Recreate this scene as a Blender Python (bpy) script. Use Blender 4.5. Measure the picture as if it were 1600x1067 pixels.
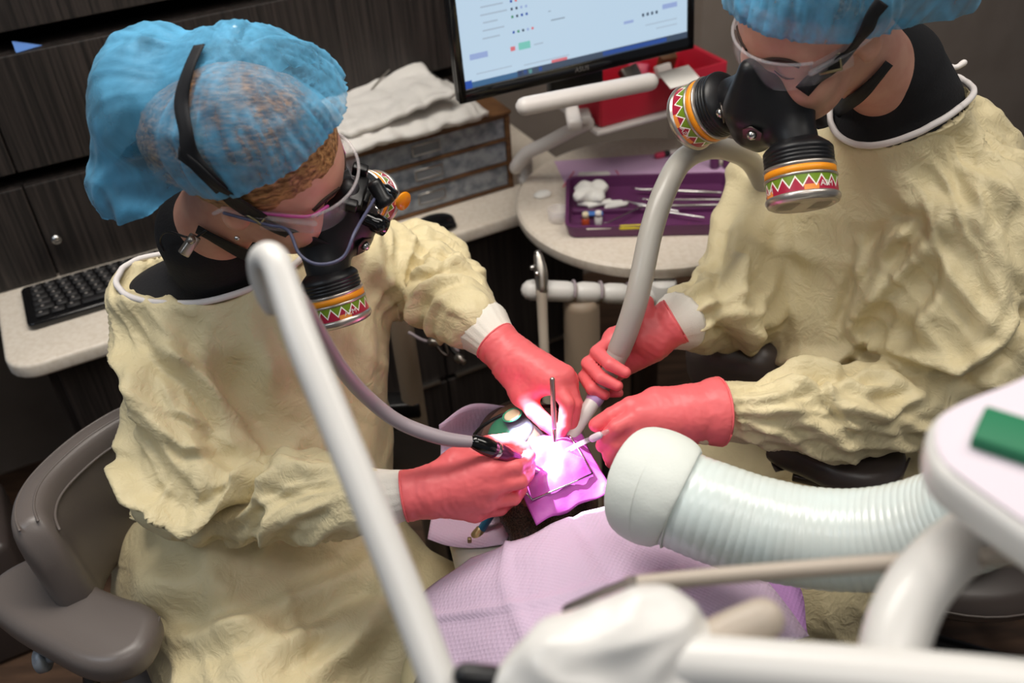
import bpy, bmesh, math, random
import numpy as np
from mathutils import Vector, Matrix
from mathutils.bvhtree import BVHTree
random.seed(7); rng = np.random.RandomState(11)
SC = bpy.context.scene
for o in list(bpy.data.objects): bpy.data.objects.remove(o)
COL = SC.collection
PI = math.pi
def A(*a): return np.array(a, float)
def unit(v):
    v = np.asarray(v, float); return v/np.linalg.norm(v)

# ---------------------------------------------------------------- camera
FPX = 1500.0; TH = math.radians(36.6); RO = math.atan(150/2017)
CAM = A(0, 0, 1.85)
_R = A(1, 0, 0); FWD = A(0, math.cos(TH), -math.sin(TH)); _U = A(0, math.sin(TH), math.cos(TH))
CR = math.cos(RO)*_R - math.sin(RO)*_U; CU = math.sin(RO)*_R + math.cos(RO)*_U
def ray(px, py): return FWD + (px-800)/FPX*CR + (533.5-py)/FPX*CU
def P(px, py, d): return CAM + d*ray(px, py)
def Pz(px, py, z):
    v = ray(px, py); return CAM + v*((z-CAM[2])/v[2])
def proj(V):
    V = np.atleast_2d(V) - CAM; d = V@FWD
    return np.stack([800+FPX*(V@CR)/d, 533.5-FPX*(V@CU)/d, d], 1)
cd = bpy.data.cameras.new('camera'); cam = bpy.data.objects.new('camera', cd); COL.objects.link(cam)
cd.sensor_width = 36; cd.lens = FPX/1600*36; cd.clip_start = .02
cam.matrix_world = Matrix(((CR[0], CU[0], -FWD[0], CAM[0]), (CR[1], CU[1], -FWD[1], CAM[1]), (CR[2], CU[2], -FWD[2], CAM[2]), (0, 0, 0, 1)))
cd.dof.use_dof = True; cd.dof.focus_distance = 1.33; cd.dof.aperture_fstop = 3.2
SC.camera = cam

# ---------------------------------------------------------------- world, lights, exposure
w = bpy.data.worlds.new('world'); SC.world = w; w.use_nodes = True
w.node_tree.nodes['Background'].inputs[0].default_value = (.80, .88, 1, 1)
w.node_tree.nodes['Background'].inputs[1].default_value = .10
def area(name, loc, target, sx, sy, power, col):
    l = bpy.data.lights.new(name, 'AREA'); l.shape = 'RECTANGLE'; l.size = sx; l.size_y = sy; l.energy = power; l.color = col
    o = bpy.data.objects.new(name, l); COL.objects.link(o); o.location = loc
    o.rotation_euler = (Vector(target)-Vector(loc)).to_track_quat('-Z', 'Y').to_euler(); return o
area('ceiling_light_panel', (-.35, 1.25, 2.66), (-.35, 1.26, 0), 1.2, .6, 26, (1, .94, .86))
area('ceiling_light_panel', (1.1, 1.0, 2.66), (1.1, 1.01, 0), 1.2, .6, 15, (1, .94, .86))
area('ceiling_light_panel', (.25, -.15, 2.66), (.25, -.14, 0), 1.2, .6, 7, (1, .97, .93))
area('ceiling_light_panel', (-1.7, .2, 2.66), (-1.7, .21, 0), 1.2, .6, 11, (.80, .90, 1))
SC.view_settings.view_transform = 'Standard'; SC.view_settings.look = 'None'
SC.view_settings.gamma = 1; SC.view_settings.use_curve_mapping = False
SC.view_settings.exposure = 0.2

# ---------------------------------------------------------------- mesh helpers
WL = {}
def thing(name, label, cat, loc=(0, 0, 0), group=None):
    o = bpy.data.objects.new(name, None); COL.objects.link(o); o.location = loc; o.empty_display_size = .05
    o['label'] = label; o['category'] = cat
    if group: o['group'] = group
    WL[o] = A(*loc); return o
def tag(o, label, cat, group=None):
    o['label'] = label; o['category'] = cat
    if group: o['group'] = group
    return o
def setwl(o, parent, wl):
    if parent is not None:
        o.parent = parent; o.location = tuple(A(*wl)-WL[parent])
    else: o.location = tuple(wl)
    WL[o] = A(*wl)
def mk(name, geo, mat, parent=None, smooth=True, flat=False, uv=None, loc=None, fm=None, auto=None):
    """geo = (verts, faces) in world space; one mesh object"""
    v = np.asarray(geo[0], float)
    if loc is None:
        if parent is None:
            loc = A((v[:, 0].min()+v[:, 0].max())/2, (v[:, 1].min()+v[:, 1].max())/2, v[:, 2].min())
        else: loc = A(0, 0, 0)
        v = v-loc
    me = bpy.data.meshes.new(name); me.from_pydata(v.tolist(), [], [list(map(int, q)) for q in geo[1]])
    ms = mat if isinstance(mat, (list, tuple)) else [mat]
    for m in ms: me.materials.append(m)
    if fm is not None: me.polygons.foreach_set('material_index', np.asarray(fm, np.int32))
    if smooth and not flat: me.polygons.foreach_set('use_smooth', np.ones(len(me.polygons), bool))
    if uv is not None:
        ul = me.uv_layers.new(name='UVMap'); li = np.zeros(len(me.loops), np.int32); me.loops.foreach_get('vertex_index', li)
        ul.data.foreach_set('uv', np.asarray(uv, np.float32)[li].ravel())
    if auto: me.set_sharp_from_angle(angle=math.radians(auto))
    me.update()
    o = bpy.data.objects.new(name, me); COL.objects.link(o); setwl(o, parent, loc); return o
def dup(o, parent, loc):
    c = o.copy(); COL.objects.link(c); setwl(c, parent, loc); return c
def join(*gs):
    V, Fc, n = [], [], 0
    for v, f in gs:
        V.append(np.asarray(v, float)); Fc += [[i+n for i in q] for q in f]; n += len(v)
    return np.concatenate(V), Fc
def frame_z(axis, hint=(0, 0, 1)):
    z = unit(axis); h = A(*hint)
    if abs(z@unit(h)) > .97: h = A(1, 0, 0) if abs(z[0]) < .9 else A(0, 1, 0)
    x = unit(np.cross(h, z)); return np.stack([x, np.cross(z, x), z])      # rows
def box(c, size, rot=None, bev=0, seg=2):
    bm = bmesh.new(); bmesh.ops.create_cube(bm, size=1)
    for v in bm.verts: v.co = Vector((v.co.x*size[0], v.co.y*size[1], v.co.z*size[2]))
    if bev: bmesh.ops.bevel(bm, geom=bm.edges[:], offset=bev, segments=seg, profile=.5, affect='EDGES')
    v = np.array([q.co[:] for q in bm.verts]); f = [[q.index for q in p.verts] for p in bm.faces]; bm.free()
    if rot is not None: v = v@np.asarray(rot)
    return v+A(*c), f
def slab(poly, thick, org, rot=None, bev=0, seg=3):
    """polygon in local xy extruded 0..thick in local z, bevelled, rows of rot are local axes"""
    bm = bmesh.new(); vs = [bm.verts.new((x, y, 0)) for x, y in poly]; fc = bm.faces.new(vs)
    r = bmesh.ops.extrude_face_region(bm, geom=[fc])
    for q in r['geom']:
        if isinstance(q, bmesh.types.BMVert): q.co.z += thick
    bmesh.ops.recalc_face_normals(bm, faces=bm.faces[:])
    if bev:
        es = [e for e in bm.edges if abs(e.verts[0].co.z-e.verts[1].co.z) < 1e-6]
        bmesh.ops.bevel(bm, geom=es, offset=bev, segments=seg, profile=.5, affect='EDGES')
    bm.verts.index_update()
    v = np.array([q.co[:] for q in bm.verts]); f = [[q.index for q in p.verts] for p in bm.faces]; bm.free()
    if rot is not None: v = v@np.asarray(rot)
    return v+A(*org), f
def rrect(w, h, r, n=5):
    out = []
    for cx, cy, a0 in ((w/2-r, h/2-r, 0), (-w/2+r, h/2-r, PI/2), (-w/2+r, -h/2+r, PI), (w/2-r, -h/2+r, 1.5*PI)):
        for i in range(n+1):
            a = a0+PI/2*i/n; out.append((cx+r*math.cos(a), cy+r*math.sin(a)))
    return out
def spline(pts, n=8):
    p = np.asarray(pts, float); q = np.vstack([2*p[0]-p[1], p, 2*p[-1]-p[-2]]); out = []
    for i in range(len(p)-1):
        a, b, c, d = q[i:i+4]
        for t in np.arange(n)/n:
            out.append(.5*((2*b)+(c-a)*t+(2*a-5*b+4*c-d)*t*t+(3*b-a-3*c+d)*t**3))
    out.append(p[-1]); return np.array(out)
def tube(pts, rad, n=14, sm=6, caps=True, round_caps=True, close=False):
    p = np.asarray(pts, float); rad = np.full(len(p), rad, float) if np.isscalar(rad) else np.asarray(rad, float)
    if sm and len(p) > 2:
        k = spline(np.column_stack([p, rad]), sm); p, rad = k[:, :3], k[:, 3]
    if round_caps and caps:
        a = np.array([.05, .3, .6, .9])[:, None]
        t0 = unit(p[0]-p[1]); t1 = unit(p[-1]-p[-2])
        ang = np.radians([85, 60, 30])
        s = np.array([p[0]+t0*rad[0]*math.sin(x) for x in ang]); sr = [rad[0]*math.cos(x) for x in ang]
        e = np.array([p[-1]+t1*rad[-1]*math.sin(x) for x in ang[::-1]]); er = [rad[-1]*math.cos(x) for x in ang[::-1]]
        p = np.vstack([s, p, e]); rad = np.concatenate([sr, rad, er])
    T = np.gradient(p, axis=0); T /= np.linalg.norm(T, axis=1)[:, None]+1e-12
    fr = frame_z(T[0]); x = fr[0]; V = []; ang = np.arange(n)*2*PI/n
    for i in range(len(p)):
        x = x-T[i]*(x@T[i]); x = x/np.linalg.norm(x); y = np.cross(T[i], x)
        V.append(p[i]+rad[i]*(np.cos(ang)[:, None]*x+np.sin(ang)[:, None]*y))
    V = np.concatenate(V); Fc = []
    for i in range(len(p)-1):
        for j in range(n):
            k = (j+1) % n; Fc.append([i*n+j, i*n+k, (i+1)*n+k, (i+1)*n+j])
    if caps: Fc += [list(range(n))[::-1], list(range((len(p)-1)*n, len(p)*n))]
    return V, Fc
def lathe(prof, org, axis, n=32, caps=True):
    fr = frame_z(axis); ang = np.arange(n)*2*PI/n; V = []
    for r, h in prof: V.append(A(*org)+h*fr[2]+r*(np.cos(ang)[:, None]*fr[0]+np.sin(ang)[:, None]*fr[1]))
    V = np.concatenate(V); Fc = []
    for i in range(len(prof)-1):
        for j in range(n):
            k = (j+1) % n; Fc.append([i*n+j, i*n+k, (i+1)*n+k, (i+1)*n+j])
    if caps: Fc += [list(range(n))[::-1], list(range((len(prof)-1)*n, len(prof)*n))]
    return V, Fc
def gridsheet(G, thick):
    """G (a,b,3) points -> closed thin sheet"""
    G = np.asarray(G, float); a, b = G.shape[:2]
    du = np.gradient(G, axis=0); dv = np.gradient(G, axis=1); N = np.cross(du, dv); N /= np.linalg.norm(N, axis=2)[:, :, None]+1e-12
    V = np.concatenate([(G+N*thick/2).reshape(-1, 3), (G-N*thick/2).reshape(-1, 3)]); m = a*b; Fc = []
    for i in range(a-1):
        for j in range(b-1):
            q = [i*b+j, (i+1)*b+j, (i+1)*b+j+1, i*b+j+1]; Fc += [q, [x+m for x in q[::-1]]]
    rim = [j for j in range(b)]+[i*b+b-1 for i in range(1, a)]+[(a-1)*b+j for j in range(b-2, -1, -1)]+[i*b for i in range(a-2, 0, -1)]
    for i in range(len(rim)):
        p, q = rim[i], rim[(i+1) % len(rim)]; Fc.append([p, q, q+m, p+m])
    return V, Fc
def bilin(c00, c10, c11, c01, na, nb):
    u = np.linspace(0, 1, na)[:, None, None]; v = np.linspace(0, 1, nb)[None, :, None]
    return (1-u)*(1-v)*A(*c00)+u*(1-v)*A(*c10)+u*v*A(*c11)+(1-u)*v*A(*c01)
def ribbon(pts, nrm, width, thick=.0016, sm=6):
    p = np.asarray(pts, float); nn = np.asarray(nrm, float)
    k = spline(np.column_stack([p, nn]), sm); p, nn = k[:, :3], k[:, 3:]; nn /= np.linalg.norm(nn, axis=1)[:, None]
    T = np.gradient(p, axis=0); T /= np.linalg.norm(T, axis=1)[:, None]; S = np.cross(T, nn); S /= np.linalg.norm(S, axis=1)[:, None]
    G = np.stack([p-S*width/2, p-S*width/6, p+S*width/6, p+S*width/2], 1)
    return gridsheet(G, thick)
def text_geo(s, size, org, xdir, ydir, depth=.0004):
    cu = bpy.data.curves.new('lettering', 'FONT'); cu.body = s; cu.size = size; cu.align_x = 'CENTER'; cu.align_y = 'CENTER'; cu.resolution_u = 3
    o = bpy.data.objects.new('lettering', cu); COL.objects.link(o); dg = bpy.context.evaluated_depsgraph_get()
    me = bpy.data.meshes.new_from_object(o.evaluated_get(dg)); v = np.array([q.co[:] for q in me.vertices]); f = [list(q.vertices) for q in me.polygons]
    bpy.data.objects.remove(o); bpy.data.curves.remove(cu); bpy.data.meshes.remove(me)
    return v, f
def place2d(g, org, xd, yd, off=0.):
    v = g[0]; n = np.cross(xd, yd); return A(*org)+v[:, :1]*xd+v[:, 1:2]*yd+off*n, g[1]

# ---------------------------------------------------------------- noise and signed-distance meshing
_perm = rng.permutation(256); _perm = np.concatenate([_perm]*3); _grad = rng.normal(size=(256, 3)); _grad /= np.linalg.norm(_grad, axis=1)[:, None]
def perlin(p):
    p = np.asarray(p, float); i = np.floor(p).astype(int); f = p-i; u = f*f*f*(f*(f*6-15)+10); i &= 255; out = 0
    for dx in (0, 1):
        for dy in (0, 1):
            for dz in (0, 1):
                g = _grad[_perm[_perm[_perm[i[:, 0]+dx]+i[:, 1]+dy]+i[:, 2]+dz]]
                d = np.einsum('ij,ij->i', g, f-A(dx, dy, dz))
                wgt = (u[:, 0] if dx else 1-u[:, 0])*(u[:, 1] if dy else 1-u[:, 1])*(u[:, 2] if dz else 1-u[:, 2])
                out = out+wgt*d
    return out
class SDF:
    def __init__(s): s.p = []
    def cone(s, a, b, ra, rb=None, k=.01, op='add'):
        a = A(*a); b = A(*b); rb = ra if rb is None else rb; R = max(ra, rb)
        def fn(X):
            ba = b-a; t = np.clip(((X-a)@ba)/(ba@ba+1e-12), 0, 1)
            return np.linalg.norm(X-a-t[..., None]*ba, axis=-1)-(ra+(rb-ra)*t)
        s.p.append((fn, np.minimum(a, b)-R, np.maximum(a, b)+R, k, op)); return s
    def ell(s, c, r, rot=None, k=.01, op='add'):
        c = A(*c); r = A(*r); M = np.eye(3) if rot is None else np.asarray(rot); ext = np.sqrt(((M*r[:, None])**2).sum(0))
        def fn(X):
            q = (X-c)@M.T; k0 = np.linalg.norm(q/r, axis=-1); k1 = np.linalg.norm(q/(r*r), axis=-1); return k0*(k0-1)/(k1+1e-9)
        s.p.append((fn, c-ext, c+ext, k, op)); return s
    def rbox(s, c, h, r, rot=None, k=.01, op='add'):
        c = A(*c); h = A(*h); M = np.eye(3) if rot is None else np.asarray(rot); ext = np.abs(M.T)@h
        def fn(X):
            q = np.abs((X-c)@M.T)-(h-r); return np.linalg.norm(np.maximum(q, 0), axis=-1)+np.minimum(q.max(-1), 0)-r
        s.p.append((fn, c-ext, c+ext, k, op)); return s
    def half(s, pt, nrm, k=.004):
        pt = A(*pt); nrm = unit(nrm); s.p.append((lambda X: (X-pt)@nrm, None, None, k, 'int')); return s
    def mesh(s, h, smooth=1):
        lo = np.min([q[1] for q in s.p if q[4] == 'add'], 0)-4*h; hi = np.max([q[2] for q in s.p if q[4] == 'add'], 0)+4*h
        n = np.ceil((hi-lo)/h).astype(int)+1; f = np.full(n, .2, np.float32)
        ax = [lo[i]+h*np.arange(n[i]) for i in range(3)]
        for fn, a, b, k, op in s.p:
            if a is None: sl = (slice(None),)*3
            else:
                i0 = np.clip(np.floor((a-k-3*h-lo)/h).astype(int), 0, n); i1 = np.clip(np.ceil((b+k+3*h-lo)/h).astype(int)+1, 0, n)
                if (i1 <= i0).any(): continue
                sl = tuple(slice(p, q) for p, q in zip(i0, i1))
            X = np.stack(np.meshgrid(ax[0][sl[0]], ax[1][sl[1]], ax[2][sl[2]], indexing='ij'), -1)
            d = fn(X).astype(np.float32); g = f[sl]
            if op == 'add':
                hh = np.clip(.5+.5*(g-d)/k, 0, 1); f[sl] = g*(1-hh)+d*hh-k*hh*(1-hh)
            else:
                e = -d if op == 'sub' else d
                hh = np.clip(.5-.5*(g-e)/k, 0, 1); f[sl] = g*(1-hh)+e*hh+k*hh*(1-hh)
        return nets(f, lo, h, smooth)
def nets(f, lo, h, smooth):
    S = f < 0; nx, ny, nz = f.shape; cnt = np.zeros((nx-1, ny-1, nz-1), np.int8)
    for dx in (0, 1):
        for dy in (0, 1):
            for dz in (0, 1): cnt += S[dx:nx-1+dx, dy:ny-1+dy, dz:nz-1+dz]
    act = (cnt > 0) & (cnt < 8); ijk = np.argwhere(act); idx = np.full(act.shape, -1, np.int64); idx[act] = np.arange(len(ijk))
    acc = np.zeros((len(ijk), 3)); num = np.zeros(len(ijk))
    cs = [(0, 0, 0), (1, 0, 0), (0, 1, 0), (1, 1, 0), (0, 0, 1), (1, 0, 1), (0, 1, 1), (1, 1, 1)]
    for p in range(8):
        for ax in range(3):
            if cs[p][ax]: continue
            q = list(cs[p]); q[ax] = 1
            a = f[ijk[:, 0]+cs[p][0], ijk[:, 1]+cs[p][1], ijk[:, 2]+cs[p][2]]; b = f[ijk[:, 0]+q[0], ijk[:, 1]+q[1], ijk[:, 2]+q[2]]
            m = (a < 0) != (b < 0); t = np.where(m, a/np.where(m, a-b, 1), 0)
            pos = np.array(cs[p], float)[None, :].repeat(len(ijk), 0); pos[:, ax] += t
            acc += pos*m[:, None]; num += m
    V = lo+h*(ijk+acc/num[:, None]); Q = []
    for ax in range(3):
        sl0 = [slice(None)]*3; sl1 = [slice(None)]*3; sl0[ax] = slice(0, -1); sl1[ax] = slice(1, None)
        a = S[tuple(sl0)]; b = S[tuple(sl1)]; e = np.argwhere(a != b); u, v = (ax+1) % 3, (ax+2) % 3
        e = e[(e[:, u] > 0) & (e[:, v] > 0) & (e[:, u] < f.shape[u]-1) & (e[:, v] < f.shape[v]-1)]
        ins = a[e[:, 0], e[:, 1], e[:, 2]]
        def at(du, dv):
            k = e.copy(); k[:, u] += du; k[:, v] += dv; return idx[k[:, 0], k[:, 1], k[:, 2]]
        q = np.stack([at(-1, -1), at(0, -1), at(0, 0), at(-1, 0)], 1); q[~ins] = q[~ins][:, ::-1]; Q.append(q)
    Q = np.concatenate(Q); Q = Q[(Q >= 0).all(1)]
    for _ in range(smooth): V = lap(V, Q)
    return V, Q
def lap(V, Q, lam=.5):
    E = np.concatenate([Q[:, [0, 1]], Q[:, [1, 2]], Q[:, [2, 3]], Q[:, [3, 0]]]); s = np.zeros_like(V); c = np.zeros(len(V))
    for i in range(3): s[:, i] = np.bincount(E[:, 0], V[E[:, 1], i], len(V))+np.bincount(E[:, 1], V[E[:, 0], i], len(V))
    c = np.bincount(E.ravel(), minlength=len(V)).astype(float); c[c == 0] = 1
    return V+lam*(s/c[:, None]-V)
def vnorm(V, Q):
    n = np.cross(V[Q[:, 2]]-V[Q[:, 0]], V[Q[:, 3]]-V[Q[:, 1]]); N = np.zeros_like(V)
    for j in range(4):
        for i in range(3): N[:, i] += np.bincount(Q[:, j], n[:, i], len(V))
    return N/(np.linalg.norm(N, axis=1)[:, None]+1e-12)
def aniso(V, d, fc, fl):
    d = unit(d); t = V@d; return V*fc+np.outer(t*(fl-fc), d)
def folds(V, d, fc, fl, amp, seed, warp=.5, sharp=True):
    W_ = V+warp*.06*np.stack([perlin(V*9+seed+i*7.7) for i in range(3)], 1)
    n = perlin(aniso(W_, d, fc, fl)+seed*3.1)
    return amp*((1-np.abs(n)*3.2) if sharp else n*2)
def limb_folds(V, a, b, nf, turns, tf, amp, seed, warp=1.0, pw=1.6):
    """coherent creases on a sleeve: nf folds round the limb, sheared by turns per metre, plus tf rings per metre"""
    a = A(*a); b = A(*b); fr = frame_z(b-a); r = V-a; t = r@fr[2]; ph = np.arctan2(r@fr[1], r@fr[0])/(2*PI)
    q = (np.round(nf)*ph+turns*t+tf*t)+1.1*warp*perlin(V*7+seed)+.22*warp*perlin(V*22+seed*2)
    m_ = np.clip(.6+1.6*perlin(V*10+seed*5), 0, 1.3)
    m_ = m_*np.clip((np.linalg.norm(b-a)-t)/.06, .15, 1)
    return amp*m_*((.5+.5*np.cos(2*PI*q))**pw*1.5-.5)
def lin_folds(V, e, fc, amp, seed, warp=1.0, pw=1.6):
    q = (V@unit(e))*fc+1.2*warp*perlin(V*3.2+seed)+.25*warp*perlin(V*11+seed*2); m_ = np.clip(.35+2.0*perlin(V*5+seed*5), 0, 1.4)
    return amp*m_*((.5+.5*np.cos(2*PI*q))**pw*1.5-.5)
def seg_w(V, a, b, r0, r1):
    a = A(*a); b = A(*b); ba = b-a; t = np.clip(((V-a)@ba)/(ba@ba), 0, 1); d = np.linalg.norm(V-a-t[:, None]*ba, axis=1)
    x = np.clip((r1-d)/(r1-r0), 0, 1); return x*x*(3-2*x)
def stroke(V, N, poly, wpx, hgt, valley=.5):
    """raise a cloth fold whose crest follows a traced line; only on cloth turned towards the line's side"""
    q = proj(V); pl = np.asarray(poly, float); best = np.full(len(V), 1e9); sg = np.zeros(len(V)); L = np.r_[0, np.cumsum(np.linalg.norm(np.diff(pl, axis=0), axis=1))]; tt = np.zeros(len(V))
    for i in range(len(pl)-1):
        a, b = pl[i], pl[i+1]; ba = b-a; t = np.clip(((q[:, :2]-a)@ba)/(ba@ba), 0, 1); r = q[:, :2]-a-t[:, None]*ba; d = np.hypot(r[:, 0], r[:, 1])
        s = np.sign(ba[0]*r[:, 1]-ba[1]*r[:, 0]); m = d < best; best[m] = d[m]; sg[m] = s[m]; tt[m] = (L[i]+t[m]*np.linalg.norm(ba))/L[-1]
    x = best*sg/wpx; end = np.sin(np.clip(tt, .02, .98)*PI)**.5
    face = np.clip((-(N@FWD))*2, 0, 1)
    return face*end*hgt*(np.exp(-x*x)-valley*np.exp(-(x-1.6)**2))
def hit(bv, px, py, off=0.0):
    v = ray(px, py); r = bv.ray_cast(Vector(CAM), Vector(unit(v)))
    if r[0] is None: return None
    return A(*r[0])+off*A(*r[1]), A(*r[1])
def bvh(g): return BVHTree.FromPolygons([tuple(x) for x in g[0]], [list(map(int, q)) for q in g[1]])

# ---------------------------------------------------------------- materials
def lin(r, g, b):
    f = lambda c: (c/255)/12.92 if c/255 <= .04045 else ((c/255+.055)/1.055)**2.4
    return (f(r), f(g), f(b), 1)
def mat(name, rgb, rough=.5, metal=0, spec=.5, var=None, bump=None, sheen=0, coat=0, alpha=1, trans=0, emit=0, ior=1.45, sss=0, stretch=(1, 1, 1)):
    m = bpy.data.materials.new(name); m.use_nodes = True; nt = m.node_tree; b = nt.nodes['Principled BSDF']; I = b.inputs
    c = lin(*rgb); I['Base Color'].default_value = c; I['Roughness'].default_value = rough; I['Metallic'].default_value = metal
    I['Specular IOR Level'].default_value = spec; I['Sheen Weight'].default_value = sheen; I['Coat Weight'].default_value = coat; I['IOR'].default_value = ior
    I['Alpha'].default_value = alpha; I['Transmission Weight'].default_value = trans
    if sss: I['Subsurface Weight'].default_value = sss; I['Subsurface Radius'].default_value = (.012, .005, .003); I['Subsurface Scale'].default_value = 1
    if emit: I['Emission Color'].default_value = c; I['Emission Strength'].default_value = emit
    if var or bump:
        tc = nt.nodes.new('ShaderNodeTexCoord'); mp = nt.nodes.new('ShaderNodeMapping'); nt.links.new(tc.outputs['Object'], mp.inputs[0]); mp.inputs['Scale'].default_value = stretch
    if var:
        n = nt.nodes.new('ShaderNodeTexNoise'); n.inputs['Scale'].default_value = var[0]; n.inputs['Detail'].default_value = 6; nt.links.new(mp.outputs[0], n.inputs['Vector'])
        mx = nt.nodes.new('ShaderNodeMix'); mx.data_type = 'RGBA'; mx.inputs[6].default_value = c; mx.inputs[7].default_value = lin(*var[1])
        rp = nt.nodes.new('ShaderNodeMapRange'); rp.inputs[1].default_value = .38; rp.inputs[2].default_value = .64; nt.links.new(n.outputs[0], rp.inputs[0])
        nt.links.new(rp.outputs[0], mx.inputs[0]); nt.links.new(mx.outputs[2], I['Base Color'])
    if bump:
        last = None
        for sc, st, ds in (bump if isinstance(bump, list) else [bump]):
            n = nt.nodes.new('ShaderNodeTexNoise'); n.inputs['Scale'].default_value = sc; n.inputs['Detail'].default_value = 5; nt.links.new(mp.outputs[0], n.inputs['Vector'])
            bp = nt.nodes.new('ShaderNodeBump'); bp.inputs['Strength'].default_value = st; bp.inputs['Distance'].default_value = ds; nt.links.new(n.outputs[0], bp.inputs['Height'])
            if last: nt.links.new(last.outputs[0], bp.inputs['Normal'])
            last = bp
        nt.links.new(last.outputs[0], I['Normal'])
    return m
def nodes(m): return m.node_tree.nodes, m.node_tree.links, m.node_tree.nodes['Principled BSDF']
M = {}
M['wall'] = mat('taupe wall paint', (148, 136, 126), .8, var=(6, (140, 128, 118)), bump=(220, .15, .001))
M['floor'] = mat('dark brown floor', (104, 78, 60), .5, var=(5, (72, 54, 42)), bump=(60, .1, .002), stretch=(1, 6, 1))
M['ceiling'] = mat('ceiling white', (205, 203, 198), .9)
M['white'] = mat('white moulded plastic', (214, 212, 208), .35, coat=.1)
M['white_metal'] = mat('white painted metal', (208, 202, 198), .35)
M['counter'] = mat('off white laminate', (222, 212, 198), .4, var=(90, (212, 200, 184)))
M['black'] = mat('black plastic', (17, 17, 19), .35)
M['black_gloss'] = mat('glossy black plastic', (12, 12, 14), .12, coat=.4)
M['black_rubber'] = mat('black rubber', (20, 20, 23), .42, bump=(300, .1, .0006))
M['strap'] = mat('black webbing', (17, 17, 21), .75, bump=(900, .3, .0006))
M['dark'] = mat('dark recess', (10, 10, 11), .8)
M['key'] = mat('dark grey keycap', (38, 37, 38), .5)
M['legend'] = mat('pale key legend', (150, 145, 140), .6)
M['chrome'] = mat('polished steel', (200, 198, 195), .18, metal=1)
M['steel'] = mat('brushed steel', (178, 172, 164), .34, metal=1)
M['dark_steel'] = mat('dark steel', (90, 84, 80), .4, metal=1)
M['vinyl'] = mat('grey brown vinyl', (104, 96, 92), .36, spec=.6, bump=(420, .18, .0008))
M['vinyl_dark'] = mat('dark brown vinyl', (72, 63, 60), .36, spec=.6, bump=(420, .18, .0008))
M['khaki'] = mat('khaki upholstery', (150, 142, 112), .5, bump=(300, .1, .001))
M['cream_vinyl'] = mat('cream vinyl', (205, 198, 184), .5)
M['shirt'] = mat('black undershirt cloth', (19, 19, 23), .85, bump=(240, .4, .002))
M['skin'] = mat('fair skin', (214, 160, 138), .5, var=(30, (205, 146, 126)), bump=(260, .12, .0008), sss=.08)
M['skin_brown'] = mat('brown skin', (136, 96, 74), .5, var=(30, (122, 84, 64)), bump=(260, .12, .0008), sss=.05)
M['brow'] = mat('dark brow hair', (58, 40, 33), .7)
M['glove'] = mat('coral nitrile glove', (232, 106, 110), .42, spec=.45, bump=[(45, .14, .002), (210, .14, .0008)], sss=.03)
M['cuff'] = mat('white knit cuff', (226, 220, 210), .85, bump=(500, .5, .001))
M['trim'] = mat('white bias tape', (222, 216, 214), .8)
M['glass'] = mat('clear safety lens', (225, 220, 228), .04, alpha=.12, spec=.7)
M['clear'] = mat('clear plastic', (226, 220, 222), .1, alpha=.24)
M['pink'] = mat('magenta arm', (196, 70, 150), .3)
M['orange'] = mat('orange band', (240, 150, 24), .4)
M['orange_lens'] = mat('orange filter', (245, 150, 20), .15, alpha=.85)
M['can'] = mat('bare aluminium', (190, 182, 174), .32, metal=.85)
M['can_hole'] = mat('filter holes', (70, 62, 58), .6)
M['hose_grey'] = mat('grey rubber hose', (168, 164, 156), .38, coat=.15)
M['hose_lilac'] = mat('lilac grey hose', (158, 146, 152), .42)
M['taupe_tube'] = mat('taupe plastic', (176, 164, 150), .4)
M['suction'] = mat('pale mint duct film', (212, 220, 216), .27, spec=.6, coat=.2, var=(14, (214, 226, 224)))
M['suction_cloth'] = mat('pale mint nonwoven cover', (218, 223, 217), .7, bump=[(24, .4, .004), (300, .3, .0008)])
M['towel'] = mat('white terry towel', (226, 222, 216), .95, bump=[(60, .5, .004), (320, .9, .002)], sheen=.2)
M['oak'] = mat('brown stained wood', (110, 76, 46), .55, var=(16, (82, 54, 32)), stretch=(1, 1, 6))
M['zinc'] = mat('galvanised zinc', (158, 163, 170), .45, metal=.3, var=(42, (112, 118, 127)))
M['red'] = mat('red plastic tub', (206, 44, 66), .4)
M['purple'] = mat('plum plastic tray', (94, 46, 88), .38)
M['gauze'] = mat('white gauze', (236, 234, 228), .95, bump=(90, .6, .003))
M['paper_white'] = mat('white paper', (232, 228, 222), .8)
M['green'] = mat('green pad', (22, 110, 74), .6)
M['liner'] = mat('pale lilac liner', (214, 204, 214), .6)
M['yellow'] = mat('yellow barrel', (206, 190, 44), .4)
M['blue'] = mat('blue plastic', (66, 120, 196), .4)
M['blue_tube'] = mat('teal blue tube', (44, 106, 138), .35)
M['brass'] = mat('tarnished brass', (158, 142, 104), .35, metal=.8)
M['amber'] = mat('amber bottle', (176, 72, 40), .3)
M['hot_pink'] = mat('hot pink cap', (214, 60, 96), .4)
M['cream_lid'] = mat('cream lid', (230, 216, 180), .5)
M['copper'] = mat('copper brown wire', (134, 84, 66), .4, metal=.3)
M['reflect_green'] = mat('green lens reflection', (60, 160, 120), .12, coat=.5)  # paints the green reflection on the goggles, not a lens tint
M['lens_slate'] = mat('slate lens', (112, 130, 150), .12, coat=.5)
M['goggle'] = mat('smoky goggle shield', (90, 86, 92), .08, alpha=.12, spec=.8)
M['dam'] = mat('lilac rubber dam', (176, 78, 168), .45, bump=(70, .25, .003))
M['cable'] = mat('slate cable', (78, 80, 106), .4)
M['trouser'] = mat('grey trouser cloth', (110, 104, 100), .9, bump=(300, .4, .001))
M['tool_purple'] = mat('purple anodised steel', (128, 60, 100), .28, metal=.7)
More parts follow.
